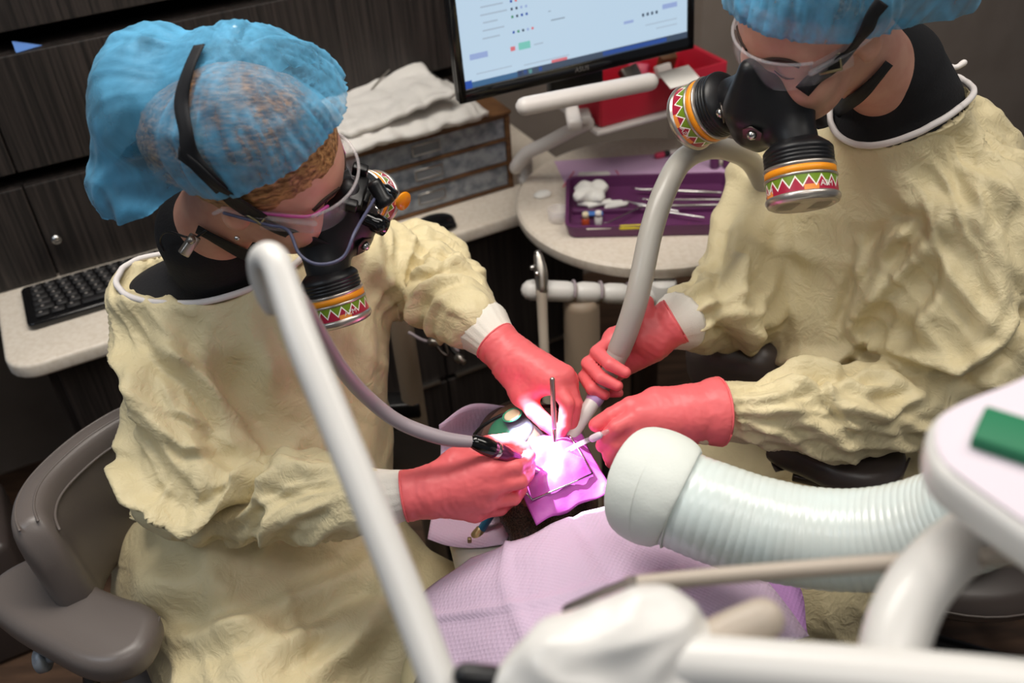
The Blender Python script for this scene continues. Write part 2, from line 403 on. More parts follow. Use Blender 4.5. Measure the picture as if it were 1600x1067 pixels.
M['beige_post'] = mat('beige painted post', (140, 124, 106), .5)
# dark stained wood grain
m = mat('dark stained wood', (50, 44, 41), .5); n, l, b = nodes(m); M['wood'] = m
tc = n.new('ShaderNodeTexCoord'); mp = n.new('ShaderNodeMapping'); mp.inputs['Scale'].default_value = (130, 130, 3); l.new(tc.outputs['Object'], mp.inputs[0])
nz = n.new('ShaderNodeTexNoise'); nz.inputs['Scale'].default_value = 1.2; nz.inputs['Detail'].default_value = 4; l.new(mp.outputs[0], nz.inputs[0])
cr = n.new('ShaderNodeValToRGB'); cr.color_ramp.elements[0].color = lin(24, 21, 20); cr.color_ramp.elements[0].position = .36; cr.color_ramp.elements[1].color = lin(54, 47, 44); cr.color_ramp.elements[1].position = .7
l.new(nz.outputs[0], cr.inputs[0]); l.new(cr.outputs[0], b.inputs['Base Color'])
bp = n.new('ShaderNodeBump'); bp.inputs['Strength'].default_value = .2; bp.inputs['Distance'].default_value = .001; l.new(nz.outputs[0], bp.inputs['Height']); l.new(bp.outputs[0], b.inputs['Normal'])
# yellow nonwoven gown: crinkled, faint seams come from geometry
m = mat('yellow nonwoven gown', (216, 202, 162), .52, spec=.4, sheen=.1); n, l, b = nodes(m); M['gown'] = m
tc = n.new('ShaderNodeTexCoord'); prev = None
for sc, st, ds, dist in ((17, .24, .010, 1.8), (40, .30, .0045, 1.4), (420, .2, .0006, 0)):
    z = n.new('ShaderNodeTexNoise'); z.inputs['Scale'].default_value = sc; z.inputs['Detail'].default_value = 3; z.inputs['Distortion'].default_value = dist; l.new(tc.outputs['Object'], z.inputs[0])
    src = z.outputs[0]
    if sc < 100:        # ridged: |n - .5|
        a1 = n.new('ShaderNodeMath'); a1.operation = 'SUBTRACT'; l.new(src, a1.inputs[0]); a1.inputs[1].default_value = .5
        a2 = n.new('ShaderNodeMath'); a2.operation = 'ABSOLUTE'; l.new(a1.outputs[0], a2.inputs[0])
        a3 = n.new('ShaderNodeMath'); a3.operation = 'MULTIPLY'; l.new(a2.outputs[0], a3.inputs[0]); a3.inputs[1].default_value = -2.2; src = a3.outputs[0]
    q = n.new('ShaderNodeBump'); q.inputs['Strength'].default_value = st; q.inputs['Distance'].default_value = ds; l.new(src, q.inputs['Height'])
    if prev: l.new(prev.outputs[0], q.inputs['Normal'])
    prev = q
l.new(prev.outputs[0], b.inputs['Normal'])
b.inputs['Subsurface Weight'].default_value = .0
# sheer blue cap: thin cloth that lets the hair show through
m = mat('sheer blue nonwoven', (84, 164, 206), .6, sheen=.1); n, l, b = nodes(m); M['cap'] = m
tc = n.new('ShaderNodeTexCoord'); z = n.new('ShaderNodeTexNoise'); z.inputs['Scale'].default_value = 13; z.inputs['Detail'].default_value = 4; z.inputs['Distortion'].default_value = 1.2; l.new(tc.outputs['Object'], z.inputs[0])
r = n.new('ShaderNodeMapRange'); r.inputs[1].default_value = .35; r.inputs[2].default_value = .65; r.inputs[3].default_value = .16; r.inputs[4].default_value = .55; l.new(z.outputs[0], r.inputs[0])
at = n.new('ShaderNodeAttribute'); at.attribute_name = 'pleat'; ma = n.new('ShaderNodeMath'); ma.operation = 'MULTIPLY_ADD'; ma.use_clamp = True; l.new(at.outputs['Fac'], ma.inputs[0]); ma.inputs[1].default_value = .42; l.new(r.outputs[0], ma.inputs[2]); l.new(ma.outputs[0], b.inputs['Alpha'])
z2 = n.new('ShaderNodeTexNoise'); z2.inputs['Scale'].default_value = 500; l.new(tc.outputs['Object'], z2.inputs[0])
q = n.new('ShaderNodeBump'); q.inputs['Strength'].default_value = .3; q.inputs['Distance'].default_value = .001; l.new(z2.outputs[0], q.inputs['Height']); l.new(q.outputs[0], b.inputs['Normal'])
def hairmat(name, c0, c1, vec=(220, 30, 220)):
    m = mat(name, c0, .45, spec=.4); n, l, b = nodes(m); tc = n.new('ShaderNodeTexCoord'); mp = n.new('ShaderNodeMapping'); mp.inputs['Scale'].default_value = vec; l.new(tc.outputs['Object'], mp.inputs[0])
    z = n.new('ShaderNodeTexNoise'); z.inputs['Scale'].default_value = 1; z.inputs['Detail'].default_value = 3; l.new(mp.outputs[0], z.inputs[0])
    cr = n.new('ShaderNodeValToRGB'); cr.color_ramp.elements[0].position = .35; cr.color_ramp.elements[1].position = .68; cr.color_ramp.elements[0].color = lin(*c0); cr.color_ramp.elements[1].color = lin(*c1); l.new(z.outputs[0], cr.inputs[0]); l.new(cr.outputs[0], b.inputs['Base Color'])
    q = n.new('ShaderNodeBump'); q.inputs['Strength'].default_value = .7; q.inputs['Distance'].default_value = .003; l.new(z.outputs[0], q.inputs['Height']); l.new(q.outputs[0], b.inputs['Normal']); return m
M['hair'] = hairmat('auburn hair', (104, 66, 36), (200, 150, 98), (60, 200, 200))
M['hair_dark'] = hairmat('brown hair', (92, 76, 62), (170, 150, 128), (200, 60, 200))
M['beard'] = hairmat('cropped dark beard', (34, 22, 18), (92, 66, 52), (420, 420, 420))
# printed filter band: zigzag white line, green above, maroon below, orange patches (u = round the can in turns, v = along)
m = mat('printed filter band', (255, 255, 255), .35); n, l, b = nodes(m); M['print'] = m
uv = n.new('ShaderNodeUVMap'); sp = n.new('ShaderNodeSeparateXYZ'); l.new(uv.outputs[0], sp.inputs[0])
def mth(op, a, b_=None, c=None):
    k = n.new('ShaderNodeMath'); k.operation = op
    for i, x in enumerate((a, b_, c)):
        if x is None: continue
        if hasattr(x, 'is_linked') or hasattr(x, 'links'): l.new(x, k.inputs[i])
        else: k.inputs[i].default_value = x
    return k.outputs[0]
u22 = mth('MULTIPLY', sp.outputs[0], 17); pp = mth('PINGPONG', u22, .5); zig = mth('MULTIPLY_ADD', pp, 1.25, .26)
dif = mth('SUBTRACT', sp.outputs[1], zig); line = mth('LESS_THAN', mth('ABSOLUTE', dif), .075); above = mth('GREATER_THAN', dif, 0)
orng = mth('LESS_THAN', mth('FRACT', mth('MULTIPLY', sp.outputs[0], 4.5)), .3); low = mth('LESS_THAN', sp.outputs[1], .33)
def mixc(f, a, b_):
    k = n.new('ShaderNodeMix'); k.data_type = 'RGBA'; l.new(f, k.inputs[0])
    for i, x in ((6, a), (7, b_)):
        if isinstance(x, tuple): k.inputs[i].default_value = x
        else: l.new(x, k.inputs[i])
    return k.outputs[2]
c = mixc(above, lin(168, 34, 62), lin(112, 142, 34)); c = mixc(mth('MULTIPLY', orng, low), c, lin(236, 146, 66)); c = mixc(line, c, lin(245, 240, 232)); l.new(c, b.inputs['Base Color'])
# embossed lilac paper (bibs, headrest cover)
def paper(name, rgb, sc=260):
    m = mat(name, rgb, .8); n, l, b = nodes(m); tc = n.new('ShaderNodeTexCoord'); mp = n.new('ShaderNodeMapping'); mp.inputs['Rotation'].default_value = (0, 0, .5); l.new(tc.outputs['Object'], mp.inputs[0])
    v = n.new('ShaderNodeTexVoronoi'); v.inputs['Scale'].default_value = sc; v.inputs['Randomness'].default_value = .12; l.new(mp.outputs[0], v.inputs[0])
    q = n.new('ShaderNodeBump'); q.inputs['Strength'].default_value = .55; q.inputs['Distance'].default_value = .0018; l.new(v.outputs[0], q.inputs['Height']); l.new(q.outputs[0], b.inputs['Normal']); return m
M['bib'] = paper('embossed lilac paper', (208, 184, 208), 190)
M['paper_lilac'] = mat('smooth lilac paper', (206, 172, 206), .7)
M['bib_shaded'] = paper('lilac paper with painted shade', (160, 118, 170), 190)  # lilac paper again, its colour darkened to stand for shade
def emis(name, rgb, s):
    m = bpy.data.materials.new(name); m.use_nodes = True; b = m.node_tree.nodes['Principled BSDF']; b.inputs['Base Color'].default_value = (0, 0, 0, 1); b.inputs['Emission Color'].default_value = lin(*rgb); b.inputs['Emission Strength'].default_value = s; b.inputs['Roughness'].default_value = .3; return m
M['screen'] = emis('lit screen white', (196, 220, 240), .78)
for k, c in dict(s_blue=(46, 86, 176), s_bar=(70, 110, 150), s_lav=(160, 180, 226), s_mint=(130, 208, 196), s_red=(226, 120, 130), s_grey=(150, 166, 182), s_dark=(70, 84, 104), s_pale=(178, 196, 214), s_navy=(22, 44, 110), s_pink=(214, 120, 190), s_green=(70, 150, 110)).items(): M[k] = emis('screen '+k[2:], c, .75)

# ---------------------------------------------------------------- the room
def struct(o): o['kind'] = 'structure'; return o
W0 = A(-.955, 1.513, 0); WU = A(.906, .424, 0); WN = A(-.424, .906, 0); WU = unit(WU); WN = A(-WU[1], WU[0], 0); Zv = A(0, 0, 1)
WR = np.stack([WU, WN, Zv])
def Wp(u, n, z): return W0+u*WU+n*WN+z*Zv
def wbox(u0, u1, n0, n1, z0, z1, bev=0): return box(Wp((u0+u1)/2, (n0+n1)/2, (z0+z1)/2), (u1-u0, n1-n0, z1-z0), WR, bev)
struct(mk('floor', box((0, .8, -.02), (7, 6.4, .04)), M['floor'], flat=True))
struct(mk('ceiling', box((0, .8, 2.72), (7, 6.4, .04)), M['ceiling'], flat=True))
struct(mk('wall_back', wbox(-1.6, 2.02, .70, .78, 0, 2.7), M['wall'], flat=True))
struct(mk('wall_alcove', wbox(2.02, 4.2, .55, .78, 0, 2.7), M['wall'], flat=True))
# worktop
poly = [(0.03, 0), (1.32, 0), (1.32, .68), (-.03, .68), (-.03, .06)]
pl = []
for i in range(6):
    a = PI+PI/2*i/5; pl.append((.03+.06*math.cos(a), .06+.06*math.sin(a)))
pl += [(1.32, 0), (1.32, .68), (-.03, .68)]
tag(mk('worktop', slab(pl, .035, Wp(0, 0, .715), WR, .008), M['counter'], auto=40), 'off-white worktop running along the dark cabinets under keyboard and drawer box', 'worktop')
# stacked dark cabinets above the worktop: each a thing with its own doors
def cab(name, label, z0, z1, doors, knobs, n0=.34):
    t = thing(name, label, 'cabinet', Wp(.6, n0+.16, z0))
    mk('carcass', wbox(-.25, 1.16, n0, .70, z0, z1), M['wood'], t, flat=True)
    for u0, u1 in doors: 
        d = mk('door', wbox(u0+.002, u1-.002, n0-.022, n0-.001, z0+.001, z1-.001, .002), M['wood'], t, flat=True)
        for ku, kz in knobs:
            if u0 < ku < u1:
                mk('knob', lathe([(.005, 0), (.005, .010), (.0105, .014), (.0115, .020), (.009, .025), (.004, .027)], Wp(ku, n0-.022, kz), -WN, 20), M['chrome'], d)
    return t
cab('wall_cabinet', 'dark wood cabinet at top left edge, highest row above the open slot', 1.283, 1.75, [(-.25, 1.16)], [])
cab('wall_cabinet', 'dark wood cabinet with round chrome knob, middle row behind the blue capped head', 1.005, 1.241, [(-.25, .105), (.105, 1.16)], [(.606, 1.206)])
cab('wall_cabinet', 'low dark wood cabinet with small knob standing behind the keyboard', .752, .974, [(-.25, .105), (.105, .60)], [(.121+.008, .85)])
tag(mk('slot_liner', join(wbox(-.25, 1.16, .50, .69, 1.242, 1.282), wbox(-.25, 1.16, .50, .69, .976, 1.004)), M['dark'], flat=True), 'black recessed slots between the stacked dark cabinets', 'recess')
v = [Wp(.185, .32, 1.2415), Wp(.235, .335, 1.2415), Wp(.19, .40, 1.2415), Wp(.185, .33, 1.262)]
tag(mk('paper_corner', (np.array(v), [[0, 1, 2], [0, 3, 1], [1, 3, 2], [0, 2, 3]]), M['blue'], flat=True), 'small blue paper corner showing in the slot at upper left', 'paper')
# base cabinet
t = thing('base_cabinet', 'dark wood base cabinet under the off-white worktop', 'cabinet', Wp(.6, .4, 0))
mk('carcass', wbox(.03, 1.30, .06, .69, .06, .714), M['wood'], t, flat=True); mk('plinth', wbox(.06, 1.28, .12, .69, 0, .059), M['dark'], t, flat=True)
for i, (u0, u1) in enumerate(((.05, .46), (.465, .88), (.885, 1.29))):
    d = mk('door', wbox(u0, u1, .036, .058, .33, .70, .002), M['wood'], t, flat=True); mk('edge_pull', wbox(u0+.02, u1-.02, .028, .037, .322, .329), M['steel'], d, flat=True)
    mk('drawer', wbox(u0, u1, .036, .058, .075, .315, .002), M['wood'], t, flat=True)
# pale blue panel and dark box at the far left edge
tag(mk('side_panel', wbox(-.60, -.20, .30, .34, 0, 1.2), mat('pale blue panel', (132, 146, 164), .6), flat=True), 'pale blue-grey panel at far left edge beyond the worktop', 'panel')
tag(mk('floor_bin', box(Wp(-.28, .12, .17), (.22, .24, .34), WR, .02), M['vinyl_dark']), 'dark brown box on the floor at far left edge below the worktop', 'bin')

# keyboard
kb = thing('keyboard', 'black computer keyboard on the worktop behind the yellow-gowned shoulder', 'keyboard', Wp(.27, .19, .75))
mk('case', slab(rrect(.44, .165, .014), .016, Wp(.245, .205, .7515), WR, .005), M['black_gloss'], kb, auto=40)
for r_ in range(6):
    n_ = 15 if r_ else 15
    wid = .0268; row_w = n_*wid
    j = 0; x = -row_w/2
    while x < row_w/2-.004:
        ww = wid
        if r_ == 0: ww = wid*(5.6 if 3 <= j <= 3 else 1.15)
        elif j == 0: ww = wid*(1.0+.3*(5-r_)*.5)
        if x+ww > row_w/2: ww = row_w/2-x
        k0 = mk('key', box(Wp(.245+x+ww/2, .205-.058+r_*.0232, .7705), (ww-.0042, .0175, .006), WR, .0018, 1), M['key'], kb)
        if ww < .05:
            mk('legend', box(Wp(.245+x+ww/2-.003, .205-.055+r_*.0232, .7738), (.005, .004, .0006), WR), M['legend'], k0, flat=True)
        x += ww; j += 1

# ---------------------------------------------------------------- on the worktop
t = thing('drawer_chest', 'small brown wooden chest with three galvanised metal drawers on the worktop', 'drawer box', Wp(.93, .28, .75))
u0, u1, n0, n1, z0 = .70, 1.15, .125, .44, .7505
for a, b in ((u0, u0+.012), (u1-.012, u1)): mk('side_panel', wbox(a, b, n0, n1, z0, z0+.19, .002), M['oak'], t, flat=True)
mk('top_panel', wbox(u0-.004, u1+.004, n0-.004, n1, z0+.1905, z0+.2, .003), M['oak'], t, flat=True); mk('back_panel', wbox(u0+.012, u1-.012, n1-.008, n1, z0, z0+.19), M['oak'], t, flat=True)
for k in range(3):
    zz = z0+.010+k*.0615
    mk('rail', wbox(u0+.0125, u1-.0125, n0, n0+.02, zz-.0085, zz-.0005, .001), M['oak'], t, flat=True)
    d = mk('drawer', wbox(u0+.014, u1-.014, n0+.003, n1-.02, zz, zz+.0525, .002), M['zinc'], t, flat=True)
    cu = (u0+u1)/2+.01; c0 = Wp(cu, n0+.002, zz+.028)
    mk('label_holder', tube([c0-WU*.034-Zv*.012, c0+WU*.034-Zv*.012, c0+WU*.034+Zv*.012, c0-WU*.034+Zv*.012, c0-WU*.034-Zv*.012], .0022, 6, 0, round_caps=False), M['steel'], d)
    mk('label_card', wbox(cu-.032, cu+.032, n0+.0015, n0+.0028, zz+.017, zz+.039), mat('grey card %d' % k, (120, 122, 126), .7), d, flat=True)
mk('rail', wbox(u0+.0125, u1-.0125, n0, n0+.02, z0+.183, z0+.190), M['oak'], t, flat=True)
def towel(c, size, rot, seed, amp, bend, lab):
    G = []; nu, nv = 44, 26
    for i in range(nu):
        row = []
        for k in range(nv):
            a, b = i/(nu-1)-.5, k/(nv-1)-.5; row.append((a*size[0], b*size[1], bend(a, b)))
        G.append(row)
    G = np.array(G); Pn = perlin(G.reshape(-1, 3)*16+seed).reshape(nu, nv); Pm = perlin(G.reshape(-1, 3)*A(30, 9, 30)+seed*2).reshape(nu, nv)
    G[:, :, 2] += np.abs(Pn)*amp+np.abs(Pm)*amp*.6; G[:, :, 1] += Pm*.02; G = G@rot+A(*c)
    return tag(mk('folded_towel', gridsheet(G, size[2]), M['towel']), lab, 'towel', 'white towels on the drawer box')
zt = z0+.2
towel(Wp(.89, .25, zt+.008), (.40, .28, .012), WR, 3, .012, lambda a, b: 0, 'lowest white towel lying flat on the drawer box')
towel(Wp(.88, .245, zt+.024), (.37, .30, .013), WR, 8, .016, lambda a, b: -.02*max(0, -b-.35)*5, 'middle white towel of the pile on the drawer box')
towel(Wp(.83, .255, zt+.037), (.38, .26, .012), WR, 15, .022, lambda a, b: .025*max(0, a+.1)*2+.008*max(0, b)*2, 'topmost rumpled white towel rising behind the monitor corner')
# mouse
S = SDF(); mr = np.stack([unit(Pz(715, 335, .76)-Pz(640, 362, .76)), A(0, 0, 0), A(0, 0, 1)]); mr[1] = np.cross(mr[2], mr[0]); mc = Pz(676, 352, .765)
S.ell(mc, (.056, .032, .022), mr, .01).rbox(mc-A(0, 0, .008), (.05, .028, .006), .005, mr, .01).half(mc-A(0, 0, .0145), (0, 0, -1))
t = thing('computer_mouse', 'glossy black computer mouse on the worktop edge before the drawer box', 'mouse', mc-A(0, 0, .015))
g = S.mesh(.003, 2); mk('shell', g, M['black_gloss'], t); bm_ = bvh(g)
q = [bm_.ray_cast(Vector(mc+mr[0]*a+A(0, 0, .2)), Vector((0, 0, -1))) for a in (-.052, -.045, -.038, -.03)]
mk('scroll_wheel', lathe([(.004, -.004), (.009, -.004), (.009, .004), (.004, .004)], mc-mr[0]*.034+A(0, 0, .0125), mr[1], 20), M['steel'], t)
for s in (-1, 1): mk('button_trim', box(mc-mr[0]*.030+mr[1]*s*.012+A(0, 0, .0178), (.03, .003, .002), mr, .0008), M['steel'], t)
# monitor
bl, br = P(718, 163, 1.846), P(1083, 75, 2.01); br[2] = bl[2]; mx = unit(br-bl); MW = np.linalg.norm(br-bl); MH = .318; tl = math.radians(4); mn = np.cross(A(0, 0, 1), mx); mup = unit(A(0, 0, 1)*math.cos(tl)+mn*math.sin(tl)*1.0); mn = unit(np.cross(mup, mx))  # mn points away from viewer
MRt = np.stack([mx, mup, -mn]); c0 = bl+mx*MW/2+mup*MH/2
t = thing('computer_monitor', 'black computer monitor with a lit chart screen above the worktop', 'monitor', bl+mx*MW/2)
mk('housing', join(slab(rrect(MW, MH, .006), .018, c0+mn*.020, MRt, .003), slab(rrect(MW*.6, MH*.6, .02), .03, c0+mn*.05, MRt, .008)), M['black'], t, auto=40)
bz = .016
for a, b, cx, cy in ((MW, bz+.010, 0, -MH/2+(bz+.010)/2), (MW, bz, 0, MH/2-bz/2), (bz, MH, -MW/2+bz/2, 0), (bz, MH, MW/2-bz/2, 0)):
    mk('bezel', box(c0+mx*cx+mup*cy-mn*.0005, (a, b, .007), MRt, .002), M['black_gloss'], t)
SW, SH = MW-2*bz, MH-2*bz-.010; sc = c0+mup*.005; so = sc-mx*SW/2-mup*SH/2
scr = mk('screen', box(sc+mn*.0008, (SW, SH, .002), MRt), M['screen'], t, flat=True)
rects = {}
def R_(x, y, w_, h_, m): rects.setdefault(m, []).append((x, y, w_, h_))
R_(0, 0, 1, .04, 's_bar'); R_(.22, 0, .78, .045, 's_dark'); R_(0, 0, .028, .055, 's_blue'); R_(.60, .008, .3, .03, 's_blue')
for i in range(5): R_(.225+i*.022, .008, .014, .03, ['s_navy', 's_blue', 's_mint', 's_bar', 's_blue'][i])
R_(.03, .19, .075, .04, 's_lav'); R_(.20, .19, .02, .03, 's_red'); R_(.235, .185, .05, .05, 's_mint'); R_(.30, .195, .04, .01, 's_pale'); R_(.37, .045, .07, .02, 's_red'); R_(.05, .085, .15, .008, 's_pale'); R_(.25, .07, .2, .008, 's_pale')
random.seed(3)
for i in range(13):
    y = .31+i*.052; R_(.09+.004*(i % 3), y, .06+.05*random.random(), .011, 's_pale')
    for k in range(random.randint(1, 5)):
        if i % 4 != 1: R_(.215+k*.020, y-.004, .009, .017, random.choice(['s_pink', 's_blue', 's_green', 's_lav', 's_dark', 's_red']))
for i in range(16):
    for y, h_ in ((.60, .09), (.745, .045), (.84, .09)): R_(.43+i*.0225, y+.01*math.sin(i*.4), .008+.005*(i % 3 == 0), h_*(.7+.3*random.random()), 's_grey' if h_ > .05 else 's_dark')
for i in range(4): R_(.37, .40+i*.1, .012, .006, 's_grey')
R_(.38, .335, .06, .009, 's_grey'); R_(.70, .20, .045, .02, 's_lav'); R_(.88, .245, .07, .035, 's_lav'); R_(.96, .45, .04, .05, 's_navy'); R_(.80, .155, .15, .008, 's_pale'); R_(.85, .115, .1, .008, 's_pale'); R_(0, .93, 1, .07, 's_bar')
for i in range(4): R_(.785+i*.021, .225, .010, .022, 's_dark')
for m_, rs in rects.items():
    V, Fc = [], []
    for x, y, w_, h_ in rs:
        k = len(V)
        for a, b in ((x, y), (x+w_, y), (x+w_, y+h_), (x, y+h_)): V.append(so+mx*SW*a+mup*SH*b-mn*(.0012 if m_ not in ('s_bar',) else .0008)-mn*.0004)
        Fc.append([k, k+1, k+2, k+3])
    mk('screen_graphics', (np.array(V), Fc), M[m_], scr, flat=True)['kind'] = 'stuff'
g = text_geo('/SUS', .013, 0, 0, 0); g = text_geo('ASUS', .014, 0, 0, 0); mk('maker_lettering', place2d(g, c0-mup*(MH/2-.0135)-mn*.0046, mx, mup), M['steel'], t, flat=True)
mk('stand_neck', box(c0-mup*(MH/2+.012)+mn*.03, (.12, .05, .03), MRt, .006), M['black'], t)
# monitor / tray arm: white bars
t = thing('support_arm', 'white tubular support arm with a thick bar under the monitor', 'support arm', Wp(1.165, .10, .75))
mk('bar', tube([P(820, 166, 1.80), P(1015, 128, 1.90)], .0175, 20, 0), M['white_metal'], t)
b0 = Wp(1.19, .135, .7505)
mk('arm_tube', tube([b0, b0+A(0, 0, .06), P(806, 262, 2.25), P(822, 240, 2.20), P(850, 226, 2.17), P(888, 206, 2.13), P(918, 192, 2.10)], .0155, 18), M['white_metal'], t)
mk('foot_collar', lathe([(.022, 0), (.022, .012), (.017, .016)], b0, (0, 0, 1), 24), M['white_metal'], t)
mk('bracket', join(box(P(893, 172, 1.98), (.03, .16, .025), None, .008), box(P(905, 182, 2.08), (.05, .05, .02), None, .006)), M['white_metal'], t)
tc_ = P(1010, 176, 2.16); tr = np.stack([unit(P(1110, 166, 2.22)-P(915, 182, 2.08)), A(0, 0, 0), A(0, 0, 1)]); tr[0][2] = 0; tr[0] = unit(tr[0]); tr[1] = np.cross(tr[2], tr[0])
mk('shelf', box(tc_+tr[1]*.07+tr[0]*.03, (.36, .22, .012), tr, .004), M['white_metal'], t)
t = thing('red_tub', 'red plastic tub of supplies on the white shelf behind the monitor', 'tub', tc_+tr[1]*.07+A(0, 0, .0065))
o_ = tc_+tr[1]*.075+tr[0]*.03+A(0, 0, .0065); tw, td, th_ = .32, .20, .075
mk('tub_floor', box(o_+A(0, 0, .003), (tw, td, .005), tr), M['red'], t, flat=True)
for a, b, dx, dy in ((tw, .006, 0, -td/2), (tw, .006, 0, td/2), (.006, td, -tw/2, 0), (.006, td, tw/2, 0)): mk('tub_wall', box(o_+tr[0]*dx+tr[1]*dy+A(0, 0, th_/2+.003), (a+.006, b, th_), tr, .002), M['red'], t)
PKL = ['white paper packet at the left end of the red tub', 'brown wooden stick packet in the red tub', 'steel-grey packet near the middle of the red tub', 'hot pink packet in the red tub under the monitor edge', 'white paper packet at the right end of the red tub', 'brown packet at the right end of the red tub']
for i in range(6):
    p = o_+tr[0]*(-.12+.046*i)+tr[1]*random.uniform(-.05, .06)+A(0, 0, .028+.03*random.random())
    tag(mk('supply_packet', box(p, (random.uniform(.03, .06), .02, .05), frame_z(unit(A(random.random()-.5, random.random()-.5, .8))), .004), [M['paper_white'], M['oak'], M['steel'], M['hot_pink']][i % 4]), PKL[i], 'packet', 'packets in the red tub')
tag(mk('note_card', box(P(1062, 120, 2.06), (.08, .055, .002), np.stack([tr[0], unit(tr[1]+A(0, 0, .35)), unit(np.cross(tr[0], unit(tr[1]+A(0, 0, .35))))]), .0005), M['paper_white'], flat=True), 'white card leaning on the rim of the red tub', 'card')
tag(mk('thin_cable', tube([Wp(.86, .30, .975), Wp(.855, .28, .995), Wp(.90, .3, 1.02), Wp(.94, .32, 1.035)], .002, 8), M['steel']), 'thin grey cable in the dark slot above the white towels', 'cable')

# ---------------------------------------------------------------- round table with instruments
TC = A(.335, 1.93, 0); TZ = .80
t = thing('round_table', 'round off-white side table holding the plum instrument tray', 'table', TC)
mk('table_top', lathe([(.29, -.032), (.300, -.030), (.304, -.022), (.304, -.006), (.298, 0), (0, 0)], TC+A(0, 0, TZ), (0, 0, 1), 96, False), M['counter'], t, auto=40)
mk('table_base', lathe([(.14, 0), (.14, .02), (.05, .05), (.035, .08), (.035, .70), (.12, .74), (.2, .767)], TC, (0, 0, 1), 40), M['dark_steel'], t)
tx = unit(Pz(1120, 368, .81)-Pz(892, 373, .81)); ty = np.cross(A(0, 0, 1), tx); TR = np.stack([tx, ty, A(0, 0, 1)])
pb0 = [Pz(*q, .8012) for q in ((866, 252), (1095, 236), (1150, 275), (898, 318))]
tag(mk('paper_mat', gridsheet(bilin(*pb0, 6, 6), .0006), M['paper_lilac'], flat=True), 'lilac paper mat under the plum tray on the round table', 'paper mat')
fl = Pz(883, 374, .802); TWd, TD = .37, .235
tray = thing('instrument_tray', 'plum plastic instrument tray with rounded corners on the round table', 'tray', fl+tx*TWd/2+ty*TD/2)
tc0 = fl+tx*TWd/2+ty*TD/2
ol = rrect(TWd, TD, .025, 6); il = rrect(TWd-.016, TD-.016, .019, 6); ib = rrect(TWd-.022, TD-.022, .017, 6); ob = rrect(TWd-.014, TD-.014, .02, 6)
rings = [[(x, y, .0) for x, y in ob], [(x, y, .026) for x, y in ol], [(x, y, .0285) for x, y in ol], [(x, y, .0285) for x, y in il], [(x, y, .005) for x, y in ib]]
V = np.array([q for r in rings for q in r]); n_ = len(ol); Fc = [[i*n_+k, i*n_+(k+1) % n_, (i+1)*n_+(k+1) % n_, (i+1)*n_+k] for i in range(4) for k in range(n_)]+[list(range(n_))[::-1], list(range(4*n_, 5*n_))]
mk('tray_shell', (V@TR+tc0, Fc), M['purple'], tray, auto=35)
mk('divider', box(tc0-ty*.018+A(0, 0, .010), (TWd-.03, .008, .012), TR, .002), M['purple'], tray)
def Tt(px, py, z=.812): return Pz(px, py, z)
S = SDF(); gc = Tt(925, 303, .825)
for k in range(7): S.ell(gc+A(random.uniform(-.03, .03), random.uniform(-.02, .02), random.uniform(-.006, .012)), (random.uniform(.018, .03), random.uniform(.015, .022), .012), frame_z(A(random.random()-.5, random.random()-.5, 1.2)), .006)
g = S.mesh(.004, 1); g = (g[0]+vnorm(*g)*folds(g[0], A(1, .2, .1), 60, 30, .003, 2)[:, None], g[1]); tag(mk('gauze_bundle', g, M['gauze']), 'crumpled white gauze bundle at the left end of the plum tray', 'gauze')
for k, (a, b) in enumerate((((905, 318), (928, 320)), ((922, 322), (952, 314)), ((934, 318), (970, 316)), ((948, 324), (978, 318)))):
    tag(mk('cotton_roll', tube([Tt(*a, .815), Tt(*b, .815)], .0055, 12, 0), M['gauze']), ['leftmost short white cotton roll below the gauze bundle', 'second white cotton roll from the left, touching the gauze', 'third white cotton roll from the left, pointing at the hose', 'rightmost white cotton roll below the gauze bundle'][k], 'cotton roll', 'cotton rolls in the plum tray')
for k, (px, py, body, lid, lb) in enumerate(((915, 352, 'amber', 'cream_lid', 'small amber bottle with cream lid in the plum tray'), (935, 350, 'white', 'paper_white', 'small white capped bottle in the plum tray'))):
    p = Tt(px, py, .8075); t = thing('medicine_bottle', lb, 'bottle', p)
    mk('bottle_body', lathe([(.008, 0), (.0085, .002), (.0085, .016), (.006, .019)], p, (0, 0, 1), 20), M[body], t); mk('bottle_lid', lathe([(.007, .0185), (.007, .030), (.005, .0315)], p, (0, 0, 1), 20), M[lid], t)
tag(mk('blue_wedge', box(Tt(926, 334, .82), (.045, .014, .008), TR, .003), M['blue']), 'blue plastic wedge at the left of the plum tray', 'wedge')
t = thing('anesthetic_syringe', 'slim white syringe with yellow barrel along the front of the tray', 'syringe', Tt(1010, 357, .808))
a, b = Tt(918, 357, .826), Tt(1120, 350, .826)
for f0, f1, r_, m_, nm in ((0, .26, .0028, 'paper_white', 'needle_cap'), (.26, .5, .0052, 'yellow', 'barrel'), (.5, .58, .004, 'steel', 'collar'), (.58, .80, .0042, 'paper_white', 'plunger'), (.8, 1, .003, 'steel', 'thumb_rod')):
    mk(nm, tube([a+(b-a)*f0, a+(b-a)*f1], r_, 12, 0), M[m_], t)
mk('print_ring', tube([a+(b-a)*.78, a+(b-a)*.79], .0046, 12, 0), M['amber'], t)
ins = [((1000, 296), (1126, 301), 'thick-handled steel instrument at the back of the plum tray', .0042), ((1012, 312), (1128, 312), 'slim steel instrument second from the back of the tray', .0032), ((1005, 322), (1130, 320), 'flat steel probe lying in the middle of the tray', .003), ((985, 316), (1060, 330), 'bent steel explorer crossing the tray divider', .0024), ((1035, 330), (1100, 340), 'short steel excavator lying aslant near the tray front', .0022), ((950, 348), (1004, 322), 'curved steel clamp arm reaching the gauze', .0022)]
